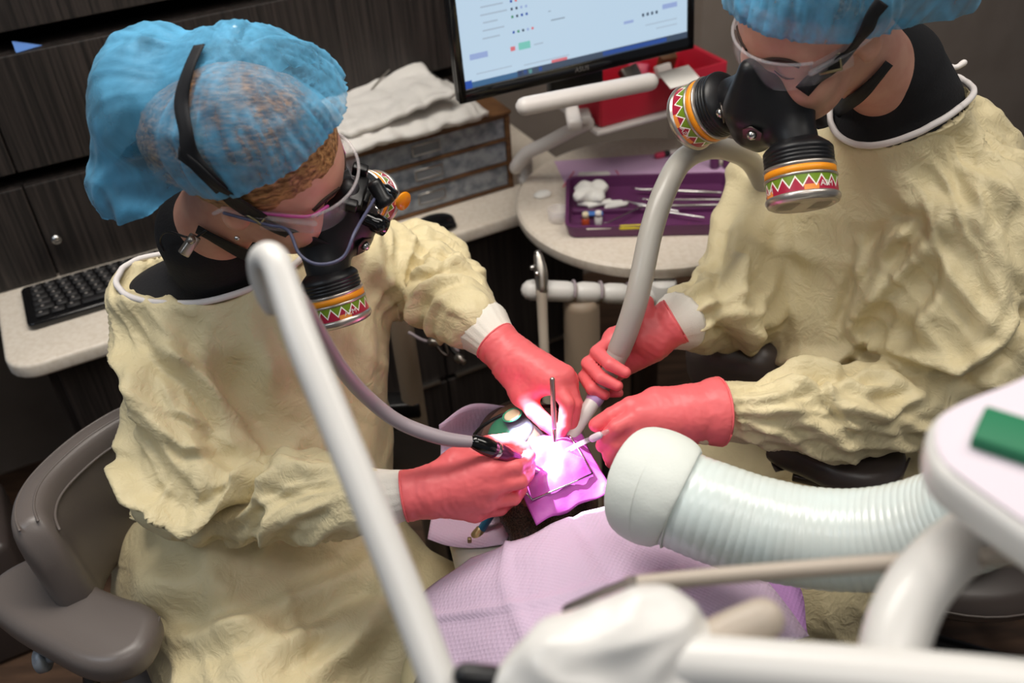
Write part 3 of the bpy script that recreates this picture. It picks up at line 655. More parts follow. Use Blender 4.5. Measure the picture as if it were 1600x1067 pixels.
for (a, b, lb, r_) in ins:
    t = thing('dental_instrument', lb, 'instrument', Tt((a[0]+b[0])/2, (a[1]+b[1])/2, .808), 'steel instruments in the plum tray'); a, b = Tt(*a, .822), Tt(*b, .822); d = b-a
    mk('handle', tube([a, a+d*.25, a+d*.5, a+d*.75, b], [r_*.7, r_, r_*.8, r_, r_*.7], 12), M['chrome'], t); mk('working_tip', tube([a, a-d*.06+A(0, 0, .002), a-d*.10+ty*.006, a-d*.12+ty*.012], [r_*.7, r_*.4, .0008, .0005], 8), M['chrome'], t)
t = thing('pink_marker', 'white marker with hot pink end on the lilac mat', 'marker', Tt(1060, 236, .803)); a, b = Tt(1027, 243, .809), Tt(1108, 226, .809)
mk('end_cap', tube([a, a+(b-a)*.12], .0075, 14, 0), M['hot_pink'], t); mk('dark_band', tube([a+(b-a)*.13, a+(b-a)*.2], .0078, 14, 0), M['black'], t); mk('barrel', tube([a+(b-a)*.21, b], .0065, 14, 0), M['paper_white'], t)
for k, px in enumerate((1116, 1136)):
    p = Tt(px, 262, .801); tag(mk('plum_vial', lathe([(.010, 0), (.011, .002), (.011, .026), (.008, .03), (.008, .04), (0, .041)], p, (0, 0, 1), 20, False), M['purple']), ['dark plum vial at the back right of the round table, nearer the hose', 'dark plum vial at the back of the table beside the gown'][k], 'vial')
tag(mk('white_case', slab(rrect(.075, .03, .008), .012, Tt(928, 279, .802), TR, .003), M['paper_white']), 'flat white case lying on the lilac mat', 'case')
tag(mk('pink_band', tube([Tt(880, 292, .803), Tt(888, 280, .804), Tt(897, 268, .803)], .0014, 8), M['hot_pink']), 'thin pink elastic on the lilac mat beside the white case', 'elastic')
tag(mk('pink_elastic', tube([Tt(962, 266, .803), Tt(966, 272, .804), Tt(965, 281, .803)], .0012, 8), M['hot_pink']), 'short pink elastic at the right end of the white case', 'elastic')
p = Tt(872, 345, .8005); tag(mk('clear_cup', lathe([(.016, 0), (.02, .002), (.023, .03), (.0215, .03), (.0185, .004), (0, .004)], p, (0, 0, 1), 28, False), M['clear']), 'small clear plastic cup left of the plum tray', 'cup')
S = SDF(); S.ell(Tt(850, 303, .806), (.018, .014, .008), None, .01).ell(Tt(842, 306, .804), (.012, .01, .006), None, .01); tag(mk('cotton_pellet', S.mesh(.0035, 1), M['gauze']), 'flattened cotton pad near the left rim of the round table', 'cotton pad')

# ---------------------------------------------------------------- people: heads
def hframe(az, pitch, roll=0):
    a, p = math.radians(az), math.radians(pitch); F = A(math.cos(a)*math.cos(p), math.sin(a)*math.cos(p), -math.sin(p)); L = A(-math.sin(a), math.cos(a), 0); U = np.cross(F, L)
    r = math.radians(roll); L2 = math.cos(r)*L+math.sin(r)*U; return F, L2, np.cross(F, L2)
class Head:
    def __init__(s, c, F, L, U): s.c, s.F, s.L, s.U = A(*c), F, L, U; s.R = np.stack([F, L, U])
    def __call__(s, f, l, u): return s.c+f*s.F+l*s.L+u*s.U
    def d(s, f, l, u): return unit(f*s.F+l*s.L+u*s.U)
def head_sdf(H, neck, nr=.055, shoulders=None):
    S = SDF(); R = H.R
    S.ell(H(-.012, 0, .042), (.100, .077, .088), R, .01).ell(H(.03, 0, .038), (.066, .067, .062), R, .03)
    S.cone(H(.03, 0, 0), H(.045, 0, -.068), .066, .05, .03).ell(H(.036, 0, -.07), (.055, .054, .046), R, .03).ell(H(.078, 0, -.104), (.020, .024, .018), R, .025)
    for s in (-1, 1):
        S.cone(H(.080, s*.014, .024), H(.066, s*.05, .022), .012, .011, .014).ell(H(.062, s*.046, -.035), (.028, .024, .028), R, .022)
        S.ell(H(.102, s*.033, .002), (.022, .021, .015), R, .014, 'sub').ell(H(.074, s*.033, .001), (.0155, .018, .0135), R, .006)
        S.ell(H(-.010, s*.078, -.002), (.019, .009, .032), R, .006).ell(H(-.005, s*.088, 0), (.010, .006, .018), R, .005, 'sub')
        S.ell(H(.102, s*.012, -.036), (.012, .010, .009), R, .008)
    S.cone(H(.086, 0, .014), H(.110, 0, -.027), .009, .013, .012)
    S.ell(H(.094, 0, -.062), (.010, .025, .007), R, .008).ell(H(.092, 0, -.076), (.010, .022, .008), R, .007)
    S.cone(H(-.025, 0, -.03), neck, nr, nr*1.05, .03)
    return S
def cap_mesh(H, prims, p0, nrm, h=.0045, pleat=.0060, seed=1):
    S = SDF()
    for c, r, k in prims: S.ell(H(*c), r, H.R, k)
    V, Q = S.mesh(h, 2); N = vnorm(V, Q); pt = H(*p0); n = H.d(*nrm); dist = (V-pt)@n
    ax = -n; w_ = np.exp(-np.clip(-dist, 0, 1)/.07)
    # pleats gathered at the elastic edge, crumple elsewhere
    rel = V-pt; t1 = unit(np.cross(ax, H.L)); t2 = np.cross(ax, t1); ang = np.arctan2(rel@t2, rel@t1)
    wob = perlin(V*14+seed)*1.6
    pl_ = np.abs(perlin(np.stack([ang*6+wob*.5, dist*5, 0*ang+seed], 1)))*3.0; pl2 = 1-np.abs(perlin(np.stack([ang*11+wob*.8, dist*7, 0*ang+seed+5], 1)))*4
    V = V+N*((.5-pl_)*pleat*(.35+.9*w_)+pl2*.0012+folds(V, ax, 15, 7, .0050, seed)+folds(V, H.d(.3, .5, .8), 30, 14, .002, seed+4))[:, None]
    dist = (V-pt)@n; V = V-n*np.clip(dist, 0, .004)[:, None]
    # shrink towards the elastic
    keep = (dist[Q] < 0.0).any(1); Q = Q[keep]; used = np.unique(Q); mp = np.full(len(V), -1); mp[used] = np.arange(len(used))
    global PLEAT; PLEAT = (np.clip(.5+.6*pl2, 0, 1)*(.35+.65*w_)+np.clip(.5-pl_, 0, 1)*.5)[used]
    V = V[used]; Q = mp[Q]; d2 = (V-pt)@n; V = V-n*np.clip(d2, 0, 1)[:, None]
    return V, Q
def cap_obj(par, g):
    o = mk('bouffant_cap', g, M['cap'], par); at = o.data.attributes.new('pleat', 'FLOAT', 'POINT'); at.data.foreach_set('value', PLEAT.astype(np.float32)); return o
def eyebrow(H, s, B):
    pts = []; 
    for f, l, u in ((.2, .016, .020), (.2, .030, .027), (.2, .046, .027), (.2, .058, .019)):
        o = H(f, s*l, u); r = B.ray_cast(Vector(o), Vector(-H.F)); pts.append((A(*r[0])+H.F*.001, A(*r[1])))
    return ribbon([p[0] for p in pts], [p[1] for p in pts], .007, .003)
def lashes(H, s, B):
    pts = []
    for l, u in ((.018, -.004), (.026, -.0085), (.036, -.009), (.047, -.005)):
        r = B.ray_cast(Vector(H(.2, s*l, u)), Vector(-H.F)); pts.append(A(*r[0])+H.F*.0005)
    return tube(pts, [.0006, .0013, .0014, .0007], 6)
def canister(par, org, axis, scale=1.0, spin=0.0):
    """respirator filter: black collar, orange band, printed band, drilled aluminium end"""
    s = scale; a = unit(axis); fr = frame_z(a)
    prof = [(.020, -.006), (.034, 0), (.040, .004)]
    mk('filter_collar', lathe([(.026*s, -.012*s), (.041*s, 0), (.044*s, .004*s)]+[(r*s, h*s) for i in range(4) for r, h in ((.0445, .006+i*.005), (.0445, .0085+i*.005), (.042, .0095+i*.005))]+[(.042*s, .027*s)], org, a, 40), M['black_rubber'], par)
    o2 = A(*org)+a*.026*s
    mk('filter_can', lathe([(r*s, h*s) for r, h in ((.030, 0), (.0455, .0), (.0465, .002), (.0455, .004), (.0445, .005), (.0445, .038), (.0465, .039), (.0475, .041), (.0475, .044), (.045, .049), (.040, .0515), (.0385, .0505), (.0, .0505))], o2, a, 48, False), M['can'], par)
    mk('orange_band', lathe([(.0443*s, .005*s), (.0452*s, .0052*s), (.0452*s, .0138*s), (.0443*s, .014*s)], o2, a, 48, False), M['orange'], par)
    mk('metal_bead', lathe([(.0443*s, .0140*s), (.0462*s, .0145*s), (.0466*s, .0160*s), (.0462*s, .0175*s), (.0443*s, .018*s)], o2, a, 48, False), M['can'], par)
    n = 64; ang = np.linspace(0, 2*PI, n+1); V = []; uv = []
    for vv, hh in ((1, .018), (0, .0385)):
        for j, q in enumerate(ang): V.append(o2+a*hh*s+.0451*s*(math.cos(q)*fr[0]+math.sin(q)*fr[1])); uv.append((j/n, vv))
    mk('printed_band', (np.array(V), [[j, j+1, n+1+j+1, n+1+j] for j in range(n)]), M['print'], par, uv=uv)
    # lettering wrapped on the band, facing the viewer's side and a quarter turn on
    to = unit(CAM-o2); th0 = math.atan2(to@fr[1], to@fr[0])
    for dth in (-.55+spin, 1.3+spin):
        g = text_geo('MSA', .0105*s, 0, 0, 0); v = g[0]; th = th0+dth+v[:, 0]/(.0456*s)
        W_ = o2+a*(.0315*s)-v[:, 1:2]*a+.0456*s*(np.cos(th)[:, None]*fr[0]+np.sin(th)[:, None]*fr[1])
        mk('lettering', (W_, g[1]), M['paper_white'], par, flat=True)
    # holes in the end: rows of small studs darker than the metal
    gs = []; oc = o2+a*.0507*s
    for side in (-1, 1):
        for i in range(9):
            for j in range(-5, 6):
                x = side*(.0115+i*.0026)*s; y = (j+(i % 2)*.5)*.0042*s
                if math.hypot(x, y) < .036*s:
                    c = oc+x*fr[0]+y*fr[1]; r = .0011*s
                    gs.append((np.array([c+r*(math.cos(k*PI/3)*fr[0]+math.sin(k*PI/3)*fr[1])+a*.0002 for k in range(6)]), [[0, 1, 2, 3, 4, 5]]))
    hp = mk('vent_holes', join(*gs), M['can_hole'], par, flat=True); hp['kind'] = 'stuff'
def respirator(person, H, lab, S=1.0, drop=.6):
    r = SDF(); R = H.R
    r.ell(H(.085, 0, -.062), (.052, .052, .056), R, .02).cone(H(.112, 0, .004), H(.128, 0, -.05), .016, .030, .025).ell(H(.120, 0, -.075), (.030, .034, .040), R, .02)
    for s in (-1, 1): r.cone(H(.09, s*.03, -.07), H(.108, s*.062, -.088), .032, .030, .02)
    r.cone(H(.132, 0, -.09), H(.120, 0, -.118), .020, .017, .015)
    g = r.mesh(.0045, 2); f = mk('respirator', g, M['black_rubber'], person); f['label'] = lab
    for s in (-1, 1):
        ax = H.d(.62, s*.78, -drop); o = H(.108, s*.066, -.092); canister(f, o+ax*.004, ax, S, -s*.2)
    # valve cover plates with chrome studs on both sides of the chin
    for s in (-1, 1):
        c = H(.146, s*.030, -.062); d = H.d(.85, s*.5, .1); fr = frame_z(d, H.U)
        mk('strap_plate', slab([(-.014, -.008), (.010, -.010), (.014, .004), (0, .013), (-.012, .008)], .002, c, fr, .0006), M['dark_steel'], f); mk('stud', lathe([(.0065, 0), (.0065, .003), (.004, .006), (.001, .007)], c+d*.002, d, 16), M['chrome'], f)
    return f, bvh(g)
def goggles(person, H, name, lab, B, fo=.032):
    """wrap safety glasses: clear front shield, side shields, temples"""
    t = None; G = []
    us = np.linspace(-1, 1, 21)
    for u in us:
        a = u*1.02; col = []
        for v in np.linspace(-1, 1, 9):
            rr = .082; f = fo+rr*math.cos(a)-.004*v*v; l = rr*math.sin(a)*1.0; up = .006+.024*v*(1-.25*u*u)-(.010*math.exp(-(u/.16)**2) if v < 0 else 0)*v*-1
            col.append(H(f, l, up))
        G.append(col)
    t = mk(name, gridsheet(np.array(G), .0018), M['glass'], person); t['label'] = lab
    top = [H(fo+.082*math.cos(u*1.02)-.004+.001, .082*math.sin(u*1.02), .006+.024*(1-.25*u*u)) for u in us]
    mk('brow_bar', tube(top, .0022, 8, 2), M['clear'], t)
    for s in (-1, 1):
        e = H(fo+.082*math.cos(1.02), s*.082*math.sin(1.02), .010)
        mk('temple', tube([e, H(.02, s*.082, .012), H(-.02, s*.084, .010), H(-.035, s*.083, -.004)], [.004, .0034, .003, .0025], 8), M['clear'], t)
        g = bilin(e+H.U*.014, H(.02, s*.082, .024), H(.022, s*.083, -.012), e-H.U*.02, 6, 6); mk('side_shield', gridsheet(g, .0016), M['glass'], t)
    return t

# ---------------------------------------------------------------- people: gloved hands
def hand(person, lab, wrist, fore, fingers, palm, mats, size=1.0, cuff_len=.035, wr=.030, h=.0026, seed=0, flare=1.12):
    """fingers: dict name -> list of 4 joint points (knuckle .. tip); palm: list of (a, b, r) cones"""
    S = SDF(); s = size
    for a, b, ra, rb in palm: S.cone(a, b, ra*s, rb*s, .014)
    RAD = dict(thumb=(.0145, .0125, .0115, .0098), index=(.0122, .0104, .0096, .0084), middle=(.0122, .0104, .0095, .0082), ring=(.0122, .0104, .0094, .0078), little=(.0108, .0092, .0082, .007))
    T = SDF(); T.p = S.p
    for nme, pts in fingers.items():
        r = RAD[nme]; Fg = []
        for i in range(len(pts)-1): T.cone(pts[i], pts[i+1], r[i]*s, r[i+1]*s, .008 if i == 0 else .0018)
    # wrist and rolled cuff of the glove
    w_ = A(*wrist); f_ = unit(fore)
    T.cone(w_, w_-f_*cuff_len, wr*s, wr*s*flare, .012).cone(w_-f_*cuff_len, w_-f_*(cuff_len+.02), wr*s*flare, wr*s*flare, .004).half(w_-f_*cuff_len, -f_, .002)
    V, Q = T.mesh(h, 2); N = vnorm(V, Q); wt = np.exp(-(np.linalg.norm(V-w_, axis=1)/.05)**2)
    V = V+N*(folds(V, f_, 34, 100, .0010, seed+2, .4)*(.12+1.3*wt)+folds(V, np.cross(f_, A(.3, .4, .8)), 120, 40, .0004, seed+5, .3))[:, None]
    o = mk('glove', (V, Q), M['glove'], person); o['label'] = lab
    e = w_-f_*cuff_len; fr = frame_z(f_)
    mk('glove_bead', tube([e+wr*s*flare*1.0*(math.cos(q)*fr[0]+math.sin(q)*fr[1]) for q in np.linspace(0, 2*PI, 25)], .0016, 6, 1, round_caps=False), M['glove'], o)
    return o, (V, Q)

# ---------------------------------------------------------------- gowns
def sdf_eval(S, X):
    f = np.full(len(X), .2)
    for fn, a, b, k, op in S.p:
        d = fn(X)
        if op == 'add': hh = np.clip(.5+.5*(f-d)/k, 0, 1); f = f*(1-hh)+d*hh-k*hh*(1-hh)
        else:
            e = -d if op == 'sub' else d; hh = np.clip(.5-.5*(f-e)/k, 0, 1); f = f*(1-hh)+e*hh+k*hh*(1-hh)
    return f
def gown_mesh(S, hole, wr, strokes, h=.0050):
    """hole = (centre, radii, rot); wr = wrinkle specs; returns mesh and neckline ring"""
    T = SDF(); T.p = list(S.p); T.ell(hole[0], hole[1], hole[2], .006, 'sub')
    V, Q = T.mesh(h, 2); pass
    N = vnorm(V, Q); D = np.zeros(len(V))
    for w in wr:
        a, b, r0, r1 = w[1:5]; w_ = seg_w(V, a, b, r0, r1) if a is not None else 1.0
        if w[0] == 'limb': D += w_*limb_folds(V, a, b, *w[5:])
        elif w[0] == 'lin': D += w_*lin_folds(V, *w[5:])
        else: D += w_*folds(V, *w[5:10], .5, w[10])
    for s in strokes: D += stroke(V, N, *s)
    V = V+N*np.clip(D*1.55, -.036, .05)[:, None]; V = lap(V, Q, .2)
    c = A(*hole[0]); rad = A(*hole[1]); Mh = np.asarray(hole[2]); R = []; el = np.linspace(-1.5, 1.5, 160)
    for a in np.linspace(0, 2*PI, 49)[:-1]:
        X = c+(np.stack([np.cos(el)*math.cos(a), np.cos(el)*math.sin(a), np.sin(el)], 1)*rad)@Mh; q = sdf_eval(S, X); k = np.where((q[:-1] < 0) & (q[1:] >= 0))[0]
        if len(k): R.append(X[k[0]])
    return (V, Q), np.array(R)
def cuff(par, a, b, r0, r1):
    a = A(*a); b = A(*b); d = unit(b-a); L = np.linalg.norm(b-a); fr = frame_z(d); n = 72; V = []; ang = np.arange(n)*2*PI/n; rib = 1+.012*np.sign(np.sin(ang*36))
    prof = [(r0*.6, 0), (r0, .0), (r0*1.02, L*.15), ((r0+r1)/2, L*.5), (r1*1.02, L*.9), (r1, L), (r1*.9, L+.001)]
    for r, hh in prof: V.append(a+d*hh+(r*rib)[:, None]*(np.cos(ang)[:, None]*fr[0]+np.sin(ang)[:, None]*fr[1]))
    V = np.concatenate(V); Fc = [[i*n+j, i*n+(j+1) % n, (i+1)*n+(j+1) % n, (i+1)*n+j] for i in range(len(prof)-1) for j in range(n)]
    return mk('knit_cuff', (V, Fc), M['cuff'], par)
def j(px, py, d): return P(px, py, d)

# ================================================================ dentist on the left
pa = thing('person', 'seated person on the left in yellow gown, sheer blue cap and magnifying loupes', 'person', (-.50, 1.12, 0))
F, L, U = hframe(-5, 19, 21); HA = Head(P(408, 264, 1.22), F, L, U); NA = HA(-.075, 0, -.175)
S = head_sdf(HA, NA); gA = S.mesh(.0042, 1); mk('body', gA, M['skin'], pa); BHA = bvh(gA)
for s in (-1, 1):
    mk('eyebrow', eyebrow(HA, s, BHA), M['brow'], pa); mk('eyelashes', lashes(HA, s, BHA), M['brow'], pa)
# hair under the cap with a bun, fringe showing at the brow
S = SDF(); S.ell(HA(-.014, 0, .048), (.109, .087, .094), HA.R, .01).ell(HA(-.10, 0, .02), (.05, .055, .055), HA.R, .03); V, Q = S.mesh(.005, 1)
V = V+vnorm(V, Q)*folds(V, HA.d(-.5, .5, -.5), 46, 9, .0022, 3)[:, None]
pl0, nn = HA(.080, 0, .060), HA.d(.62, 0, -.785); m = (((V-pl0)@nn)[Q] < .012+.006*perlin(V*40)[Q]).all(1); Q = Q[m]; mk('hair', (V, Q), M['hair'], pa); BHR = bvh((V, Q))
cg = cap_mesh(HA, [((-.010, .01, .072), (.118, .105, .118), .02), ((-.135, .02, .050), (.075, .090, .085), .025), ((-.125, -.02, -.050), (.080, .085, .078), .04)], (.042, 0, .098), (.60, 0, -.80), seed=2)
cap_obj(pa, cg); BCA = bvh(cg)
mk('earring', lathe([(.0, 0), (.0035, .001), (.0035, .003), (.001, .005)], HA(-.004, -.090, -.030), -HA.L, 12), M['chrome'], pa)
# undershirt + gown
SA = SDF(); Rb = np.stack([A(.92, .39, 0), A(.39, -.92, 0), A(0, 0, 1)])
rsh, lsh = A(-.52, 1.225, 1.055), A(-.245, 1.345, 1.03)
SA.ell((-.375, 1.25, .93), (.185, .135, .21), Rb, .03).ell((-.405, 1.18, .74), (.195, .17, .2), Rb, .06)
SA.cone(rsh, lsh, .072, .068, .05).cone(NA+A(.01, .03, -.11), (-.38, 1.27, 1.0), .085, .12, .05)
Ush = SDF(); Ush.cone(NA+A(.0, 0, .005), NA+A(.0, .035, -.06), .068, .075, .02).ell((-.430, 1.268, 1.045), (.150, .085, .066), Rb, .04).ell((-.505, 1.235, 1.062), (.085, .065, .052), Rb, .03)
relb = A(-.455, 1.045, .835); rfor = A(-.40, 1.02, .84); rw = P(570, 783, 1.32)
SA.cone(rsh, relb+A(-.02, .01, .03), .078, .092, .03).ell(relb+A(-.035, .005, .02), (.105, .085, .075), Rb, .03)
SA.cone(rfor, rfor*.45+rw*.55, .066, .058, .02).cone(rfor*.45+rw*.55, rw, .058, .045, .02)
lel = P(655, 425, 1.66); lw = P(740, 497, 1.49)
SA.cone(lsh, lel, .072, .078, .03).cone(lel, lel*.5+lw*.5, .076, .062, .02).cone(lel*.5+lw*.5, lw, .062, .046, .015)
SA.ell((-.50, 1.12, .60), (.20, .20, .15), Rb, .06).cone((-.55, 1.10, .58), (-.40, .80, .56), .13, .12, .06).cone((-.38, 1.16, .58), (-.17, .98, .55), .13, .10, .06)
SA.cone((-.40, .80, .54), (-.40, .78, .22), .12, .14, .05).cone((-.17, .98, .55), (-.16, .95, .2), .10, .12, .05).cone((-.33, .95, .53), (-.30, .85, .25), .13, .15, .06)
dn = A(0, 0, 1)
wrA = [('limb', rfor, rw, .06, .11, 7, 9, 0, .0075, 1), ('limb', rfor, rw, .06, .11, 13, -8, 6, .0030, 12),
       ('limb', rsh, relb, .10, .17, 6, 4, 2, .0095, 2), ('limb', rsh, relb, .10, .17, 12, -6, 5, .0036, 5),
       ('limb', rfor, rw, .06, .11, 15, 12, 4, .0030, 51, .8, 4), ('limb', rsh, relb, .10, .17, 15, 8, 7, .0034, 52, .9, 4), ('limb', lel, lw, .07, .12, 12, 10, 22, .0032, 53, .9, 4),
       ('limb', lel, lw, .07, .12, 5, 10, 16, .0085, 3), ('limb', lel, lw, .07, .12, 10, -14, 14, .0036, 33), ('limb', lsh, lel, .07, .13, 2, 6, 20, .0085, 9),
       ('noise', None, None, 0, 0, A(.15, -.2, 1), 9, 3.5, .005, 4, False), ('lin', None, None, 0, 0, A(.8, .5, .35), 8, .0070, 41), ('lin', None, None, 0, 0, A(.6, .35, -.7), 13, .0036, 44, 1.0, 3), ('lin', None, None, 0, 0, A(.7, .5, .5), 26, .0014, 47, 1.2, 3),
       ('lin', (-.5, 1.05, .5), (-.25, .85, .45), .18, .30, A(-.25, .75, .65), 8.5, .014, 8, .8)]
stA = [([(600, 840), (560, 905), (440, 960), (330, 1000)], 26, .022), ([(610, 880), (600, 945), (520, 985), (380, 1040)], 22, .022), ([(620, 960), (560, 1000), (480, 1062)], 20, .02),
       ([(225, 900), (330, 935), (440, 915), (560, 850)], 30, .014), ([(250, 1000), (360, 985), (450, 1000)], 20, .014),
       ([(235, 545), (300, 570), (360, 650), (395, 715)], 16, .012), ([(175, 700), (215, 780), (290, 815), (360, 780), (398, 725)], 10, .026, 1.2),
       ([(225, 560), (225, 640), (210, 700)], 12, .008), ([(250, 590), (275, 640), (330, 665)], 9, .008), ([(240, 650), (290, 700), (350, 700)], 9, .008), ([(260, 760), (250, 790), (262, 815)], 7, .008), ([(300, 735), (310, 770), (300, 805)], 7, .007),
       ([(420, 460), (470, 540), (520, 640)], 20, .008), ([(385, 470), (420, 560), (405, 660)], 24, .010), ([(470, 690), (430, 740), (400, 760)], 16, .010), ([(590, 480), (570, 580), (590, 700)], 14, .008),
       ([(640, 370), (615, 440), (640, 480)], 12, .012), ([(690, 395), (650, 450), (660, 500)], 10, .012), ([(720, 400), (690, 440), (640, 470)], 9, .010), ([(600, 370), (590, 420), (610, 460)], 12, .010),
       ([(410, 770), (425, 810), (405, 870)], 10, .012)]
gg, ringA = gown_mesh(SA, (A(-.435, 1.240, 1.168), (.185, .135, .080), Rb), wrA, stA)
mk('gown', gg, M['gown'], pa); BGA = bvh(gg)
mk('undershirt', Ush.mesh(.006, 2), M['shirt'], pa)
mk('neck_trim', tube(np.vstack([ringA, ringA[:1]]), .0048, 8, 2, round_caps=False), M['trim'], pa)
cuff(pa, P(585, 782, 1.317), P(650, 769, 1.297), .0415, .0310); cuff(pa, P(750, 507, 1.48), P(785, 545, 1.438), .043, .0310)
# right hand: pen grasp round the handpiece
K = dict(index=[j(765, 735, 1.28), j(806, 729, 1.287), j(820, 722, 1.312), j(828, 712, 1.33)], middle=[j(766, 760, 1.28), j(813, 752, 1.292), j(824, 741, 1.318), j(828, 726, 1.336)],
         ring=[j(757, 783, 1.29), j(802, 778, 1.302), j(813, 765, 1.33), j(806, 752, 1.345)], little=[j(742, 800, 1.305), j(782, 795, 1.317), j(795, 785, 1.34), j(790, 770, 1.35)],
         thumb=[j(712, 722, 1.31), j(760, 695, 1.318), j(793, 690, 1.328), j(820, 702, 1.333)])
pm = [(j(676, 766, 1.297), K['index'][0], .027, .0165), (j(676, 768, 1.297), K['middle'][0], .027, .017), (j(676, 770, 1.300), K['ring'][0], .027, .016), (j(680, 774, 1.303), K['little'][0], .025, .014), (j(682, 752, 1.305), K['thumb'][0], .022, .018), (j(712, 722, 1.31), K['index'][0], .015, .014)]
hAR, gAR = hand(pa, 'coral gloved hand gripping the handpiece', j(672, 768, 1.297), P(700, 763, 1.297)-P(660, 770, 1.297), K, pm, None, 1.02, seed=1, wr=.030)
# left hand: holding the mirror handle
K = dict(index=[j(862, 594, 1.385), j(886, 630, 1.37), j(882, 664, 1.378), j(871, 686, 1.388)], middle=[j(880, 587, 1.392), j(898, 632, 1.39), j(891, 677, 1.40), j(876, 700, 1.407)],
         ring=[j(886, 594, 1.412), j(902, 637, 1.42), j(893, 672, 1.435), j(880, 690, 1.44)], little=[j(884, 610, 1.43), j(894, 645, 1.445), j(885, 672, 1.455), j(876, 685, 1.46)],
         thumb=[j(818, 615, 1.415), j(834, 642, 1.402), j(852, 660, 1.395), j(868, 673, 1.39)])
pm = [(j(802, 563, 1.425), K['index'][0], .027, .0165), (j(806, 560, 1.425), K['middle'][0], .027, .017), (j(808, 562, 1.43), K['ring'][0], .027, .016), (j(806, 570, 1.44), K['little'][0], .025, .014), (j(800, 575, 1.425), K['thumb'][0], .025, .019), (j(818, 615, 1.415), K['index'][0], .016, .015)]
hAL, gAL = hand(pa, 'coral gloved hand holding the mirror handle', j(797, 557, 1.43), P(830, 585, 1.41)-P(790, 545, 1.43), K, pm, None, 1.02, seed=4, wr=.030)
# respirator, loupes, straps
rA, BRA = respirator(pa, HA, 'black half-mask respirator with patterned filters', .88, .75)
gl = goggles(pa, HA, 'loupe_glasses', 'clear loupe glasses with black magnifier', BHA, .042)
c = HA(.125, .0, .004)
mk('loupe_mount', join(box(c, (.018, .05, .012), HA.R, .002), box(HA(.135, 0, -.012), (.012, .02, .03), HA.R, .002), box(HA(.12, .03, .012), (.02, .012, .016), HA.R, .002), box(HA(.12, -.03, .012), (.02, .012, .016), HA.R, .002)), M['black'], gl)
for s in (-1, 1):
    ax = HA.d(.9, -s*.10, -.42); o = HA(.138, s*.028, -.006); mk('loupe_barrel', lathe([(.008, 0), (.0095, .004), (.0095, .014), (.0125, .018), (.0125, .034), (.0105, .035), (.0105, .031), (0, .031)], o, ax, 24, False), M['black_gloss'], gl)
    mk('temple_arm', tube([HA(.095, s*.045, .018), HA(.075, s*.070, .02), HA(.02, s*.081, .018)], .0022, 8), M['pink'], gl)
ho = HA(.150, .0, .018); hd = unit(P(853, 742, 1.375)-ho)
mk('headlight', lathe([(.009, -.014), (.010, -.010), (.010, .010), (.012, .012), (.012, .02), (.010, .021)], ho, hd, 24), M['black'], gl)
fr = frame_z(hd); mk('orange_filter', lathe([(.0, 0), (.0125, .0), (.0125, .0022), (0, .0022)], ho+HA.U*.004+hd*.030+unit(np.cross(hd, HA.U))*-.022, unit(hd+HA.U*.9), 24, False), M['orange_lens'], gl)
pts = [HA(.148, -.008, .012), P(556, 360, 1.16), P(536, 402, 1.15), P(498, 413, 1.145), P(468, 397, 1.15), P(450, 360, 1.16), HA(.03, -.088, .008), HA(-.02, -.09, .012)]
mk('headlight_cable', tube(pts, .0021, 8), M['cable'], gl)
def strap_on(par, bvs, pix, width=.018, name='strap', off=.006, tail=()):
    pp, nn = [], []
    for px, py in pix:
        best = None
        for b in bvs:
            q = hit(b, px, py, off)
            if q is not None and (best is None or np.linalg.norm(q[0]-CAM) < np.linalg.norm(best[0]-CAM)): best = q
        if best is None: continue
        n_ = best[1] if best[1]@FWD < 0 else -best[1]
        pp.append(best[0]); nn.append(n_)
    for q_, n_ in tail: pp.append(q_); nn.append(n_)
    nn = [unit(sum(nn[max(0, i-1):i+2])) for i in range(len(nn))]
    return mk(name, ribbon(pp, nn, width), M['strap'], par)
strap_on(rA, [BCA, BHA, BHR], [(318, 76), (302, 110), (291, 160), (294, 205), (306, 240), (334, 280), (372, 312), (404, 334), (436, 352)], .021, tail=[(HA(.065, -.066, -.03), HA.d(.2, -.95, 0)), (HA(.10, -.055, -.055), HA.d(.4, -.9, 0))])
strap_on(rA, [BCA, BHA, BHR], [(284, 234), (312, 256), (345, 286), (380, 312), (408, 332)], .019)
strap_on(rA, [BCA, BHA, bvh((Ush.mesh(.012, 1)))], [(312, 354), (345, 372), (378, 392), (400, 404)], .017)
def buckle(par, p, n, xd, w_=.026, h_=.02):
    n = unit(n); x = unit(xd-n*(xd@n)); y = np.cross(n, x); t = .0022; b = p+n*.004
    mk('buckle', tube([b-x*w_/2-y*h_/2, b+x*w_/2-y*h_/2, b+x*w_/2+y*h_/2, b-x*w_/2+y*h_/2, b-x*w_/2-y*h_/2], t, 8, 0, round_caps=False), M['brass'], par)
q = hit(BCA, 402, 332) or hit(BHA, 402, 332)
if q: buckle(rA, q[0], -ray(402, 332), P(420, 344, 1.2)-P(400, 330, 1.2), .022, .018)
# necklace-like black cord with clip at the neck
bN = bvh(gA); cl = [q for q in (hit(bN, x, y, .002) for x, y in ((285, 362), (300, 372), (316, 366), (330, 352))) if q]
mk('mask_clip', join(box(P(296, 383, 1.24), (.010, .014, .030), frame_z(P(286, 398, 1.24)-P(305, 370, 1.24)), .002), lathe([(.005, 0), (.006, .004), (.003, .008)], P(300, 375, 1.235), -FWD, 12)), M['steel'], rA)
mk('neck_cord', tube([P(256, 392, 1.29), P(250, 375, 1.28), P(262, 362, 1.255), P(300, 372, 1.24), P(322, 360, 1.235)], .0016, 6), M['black'], rA)

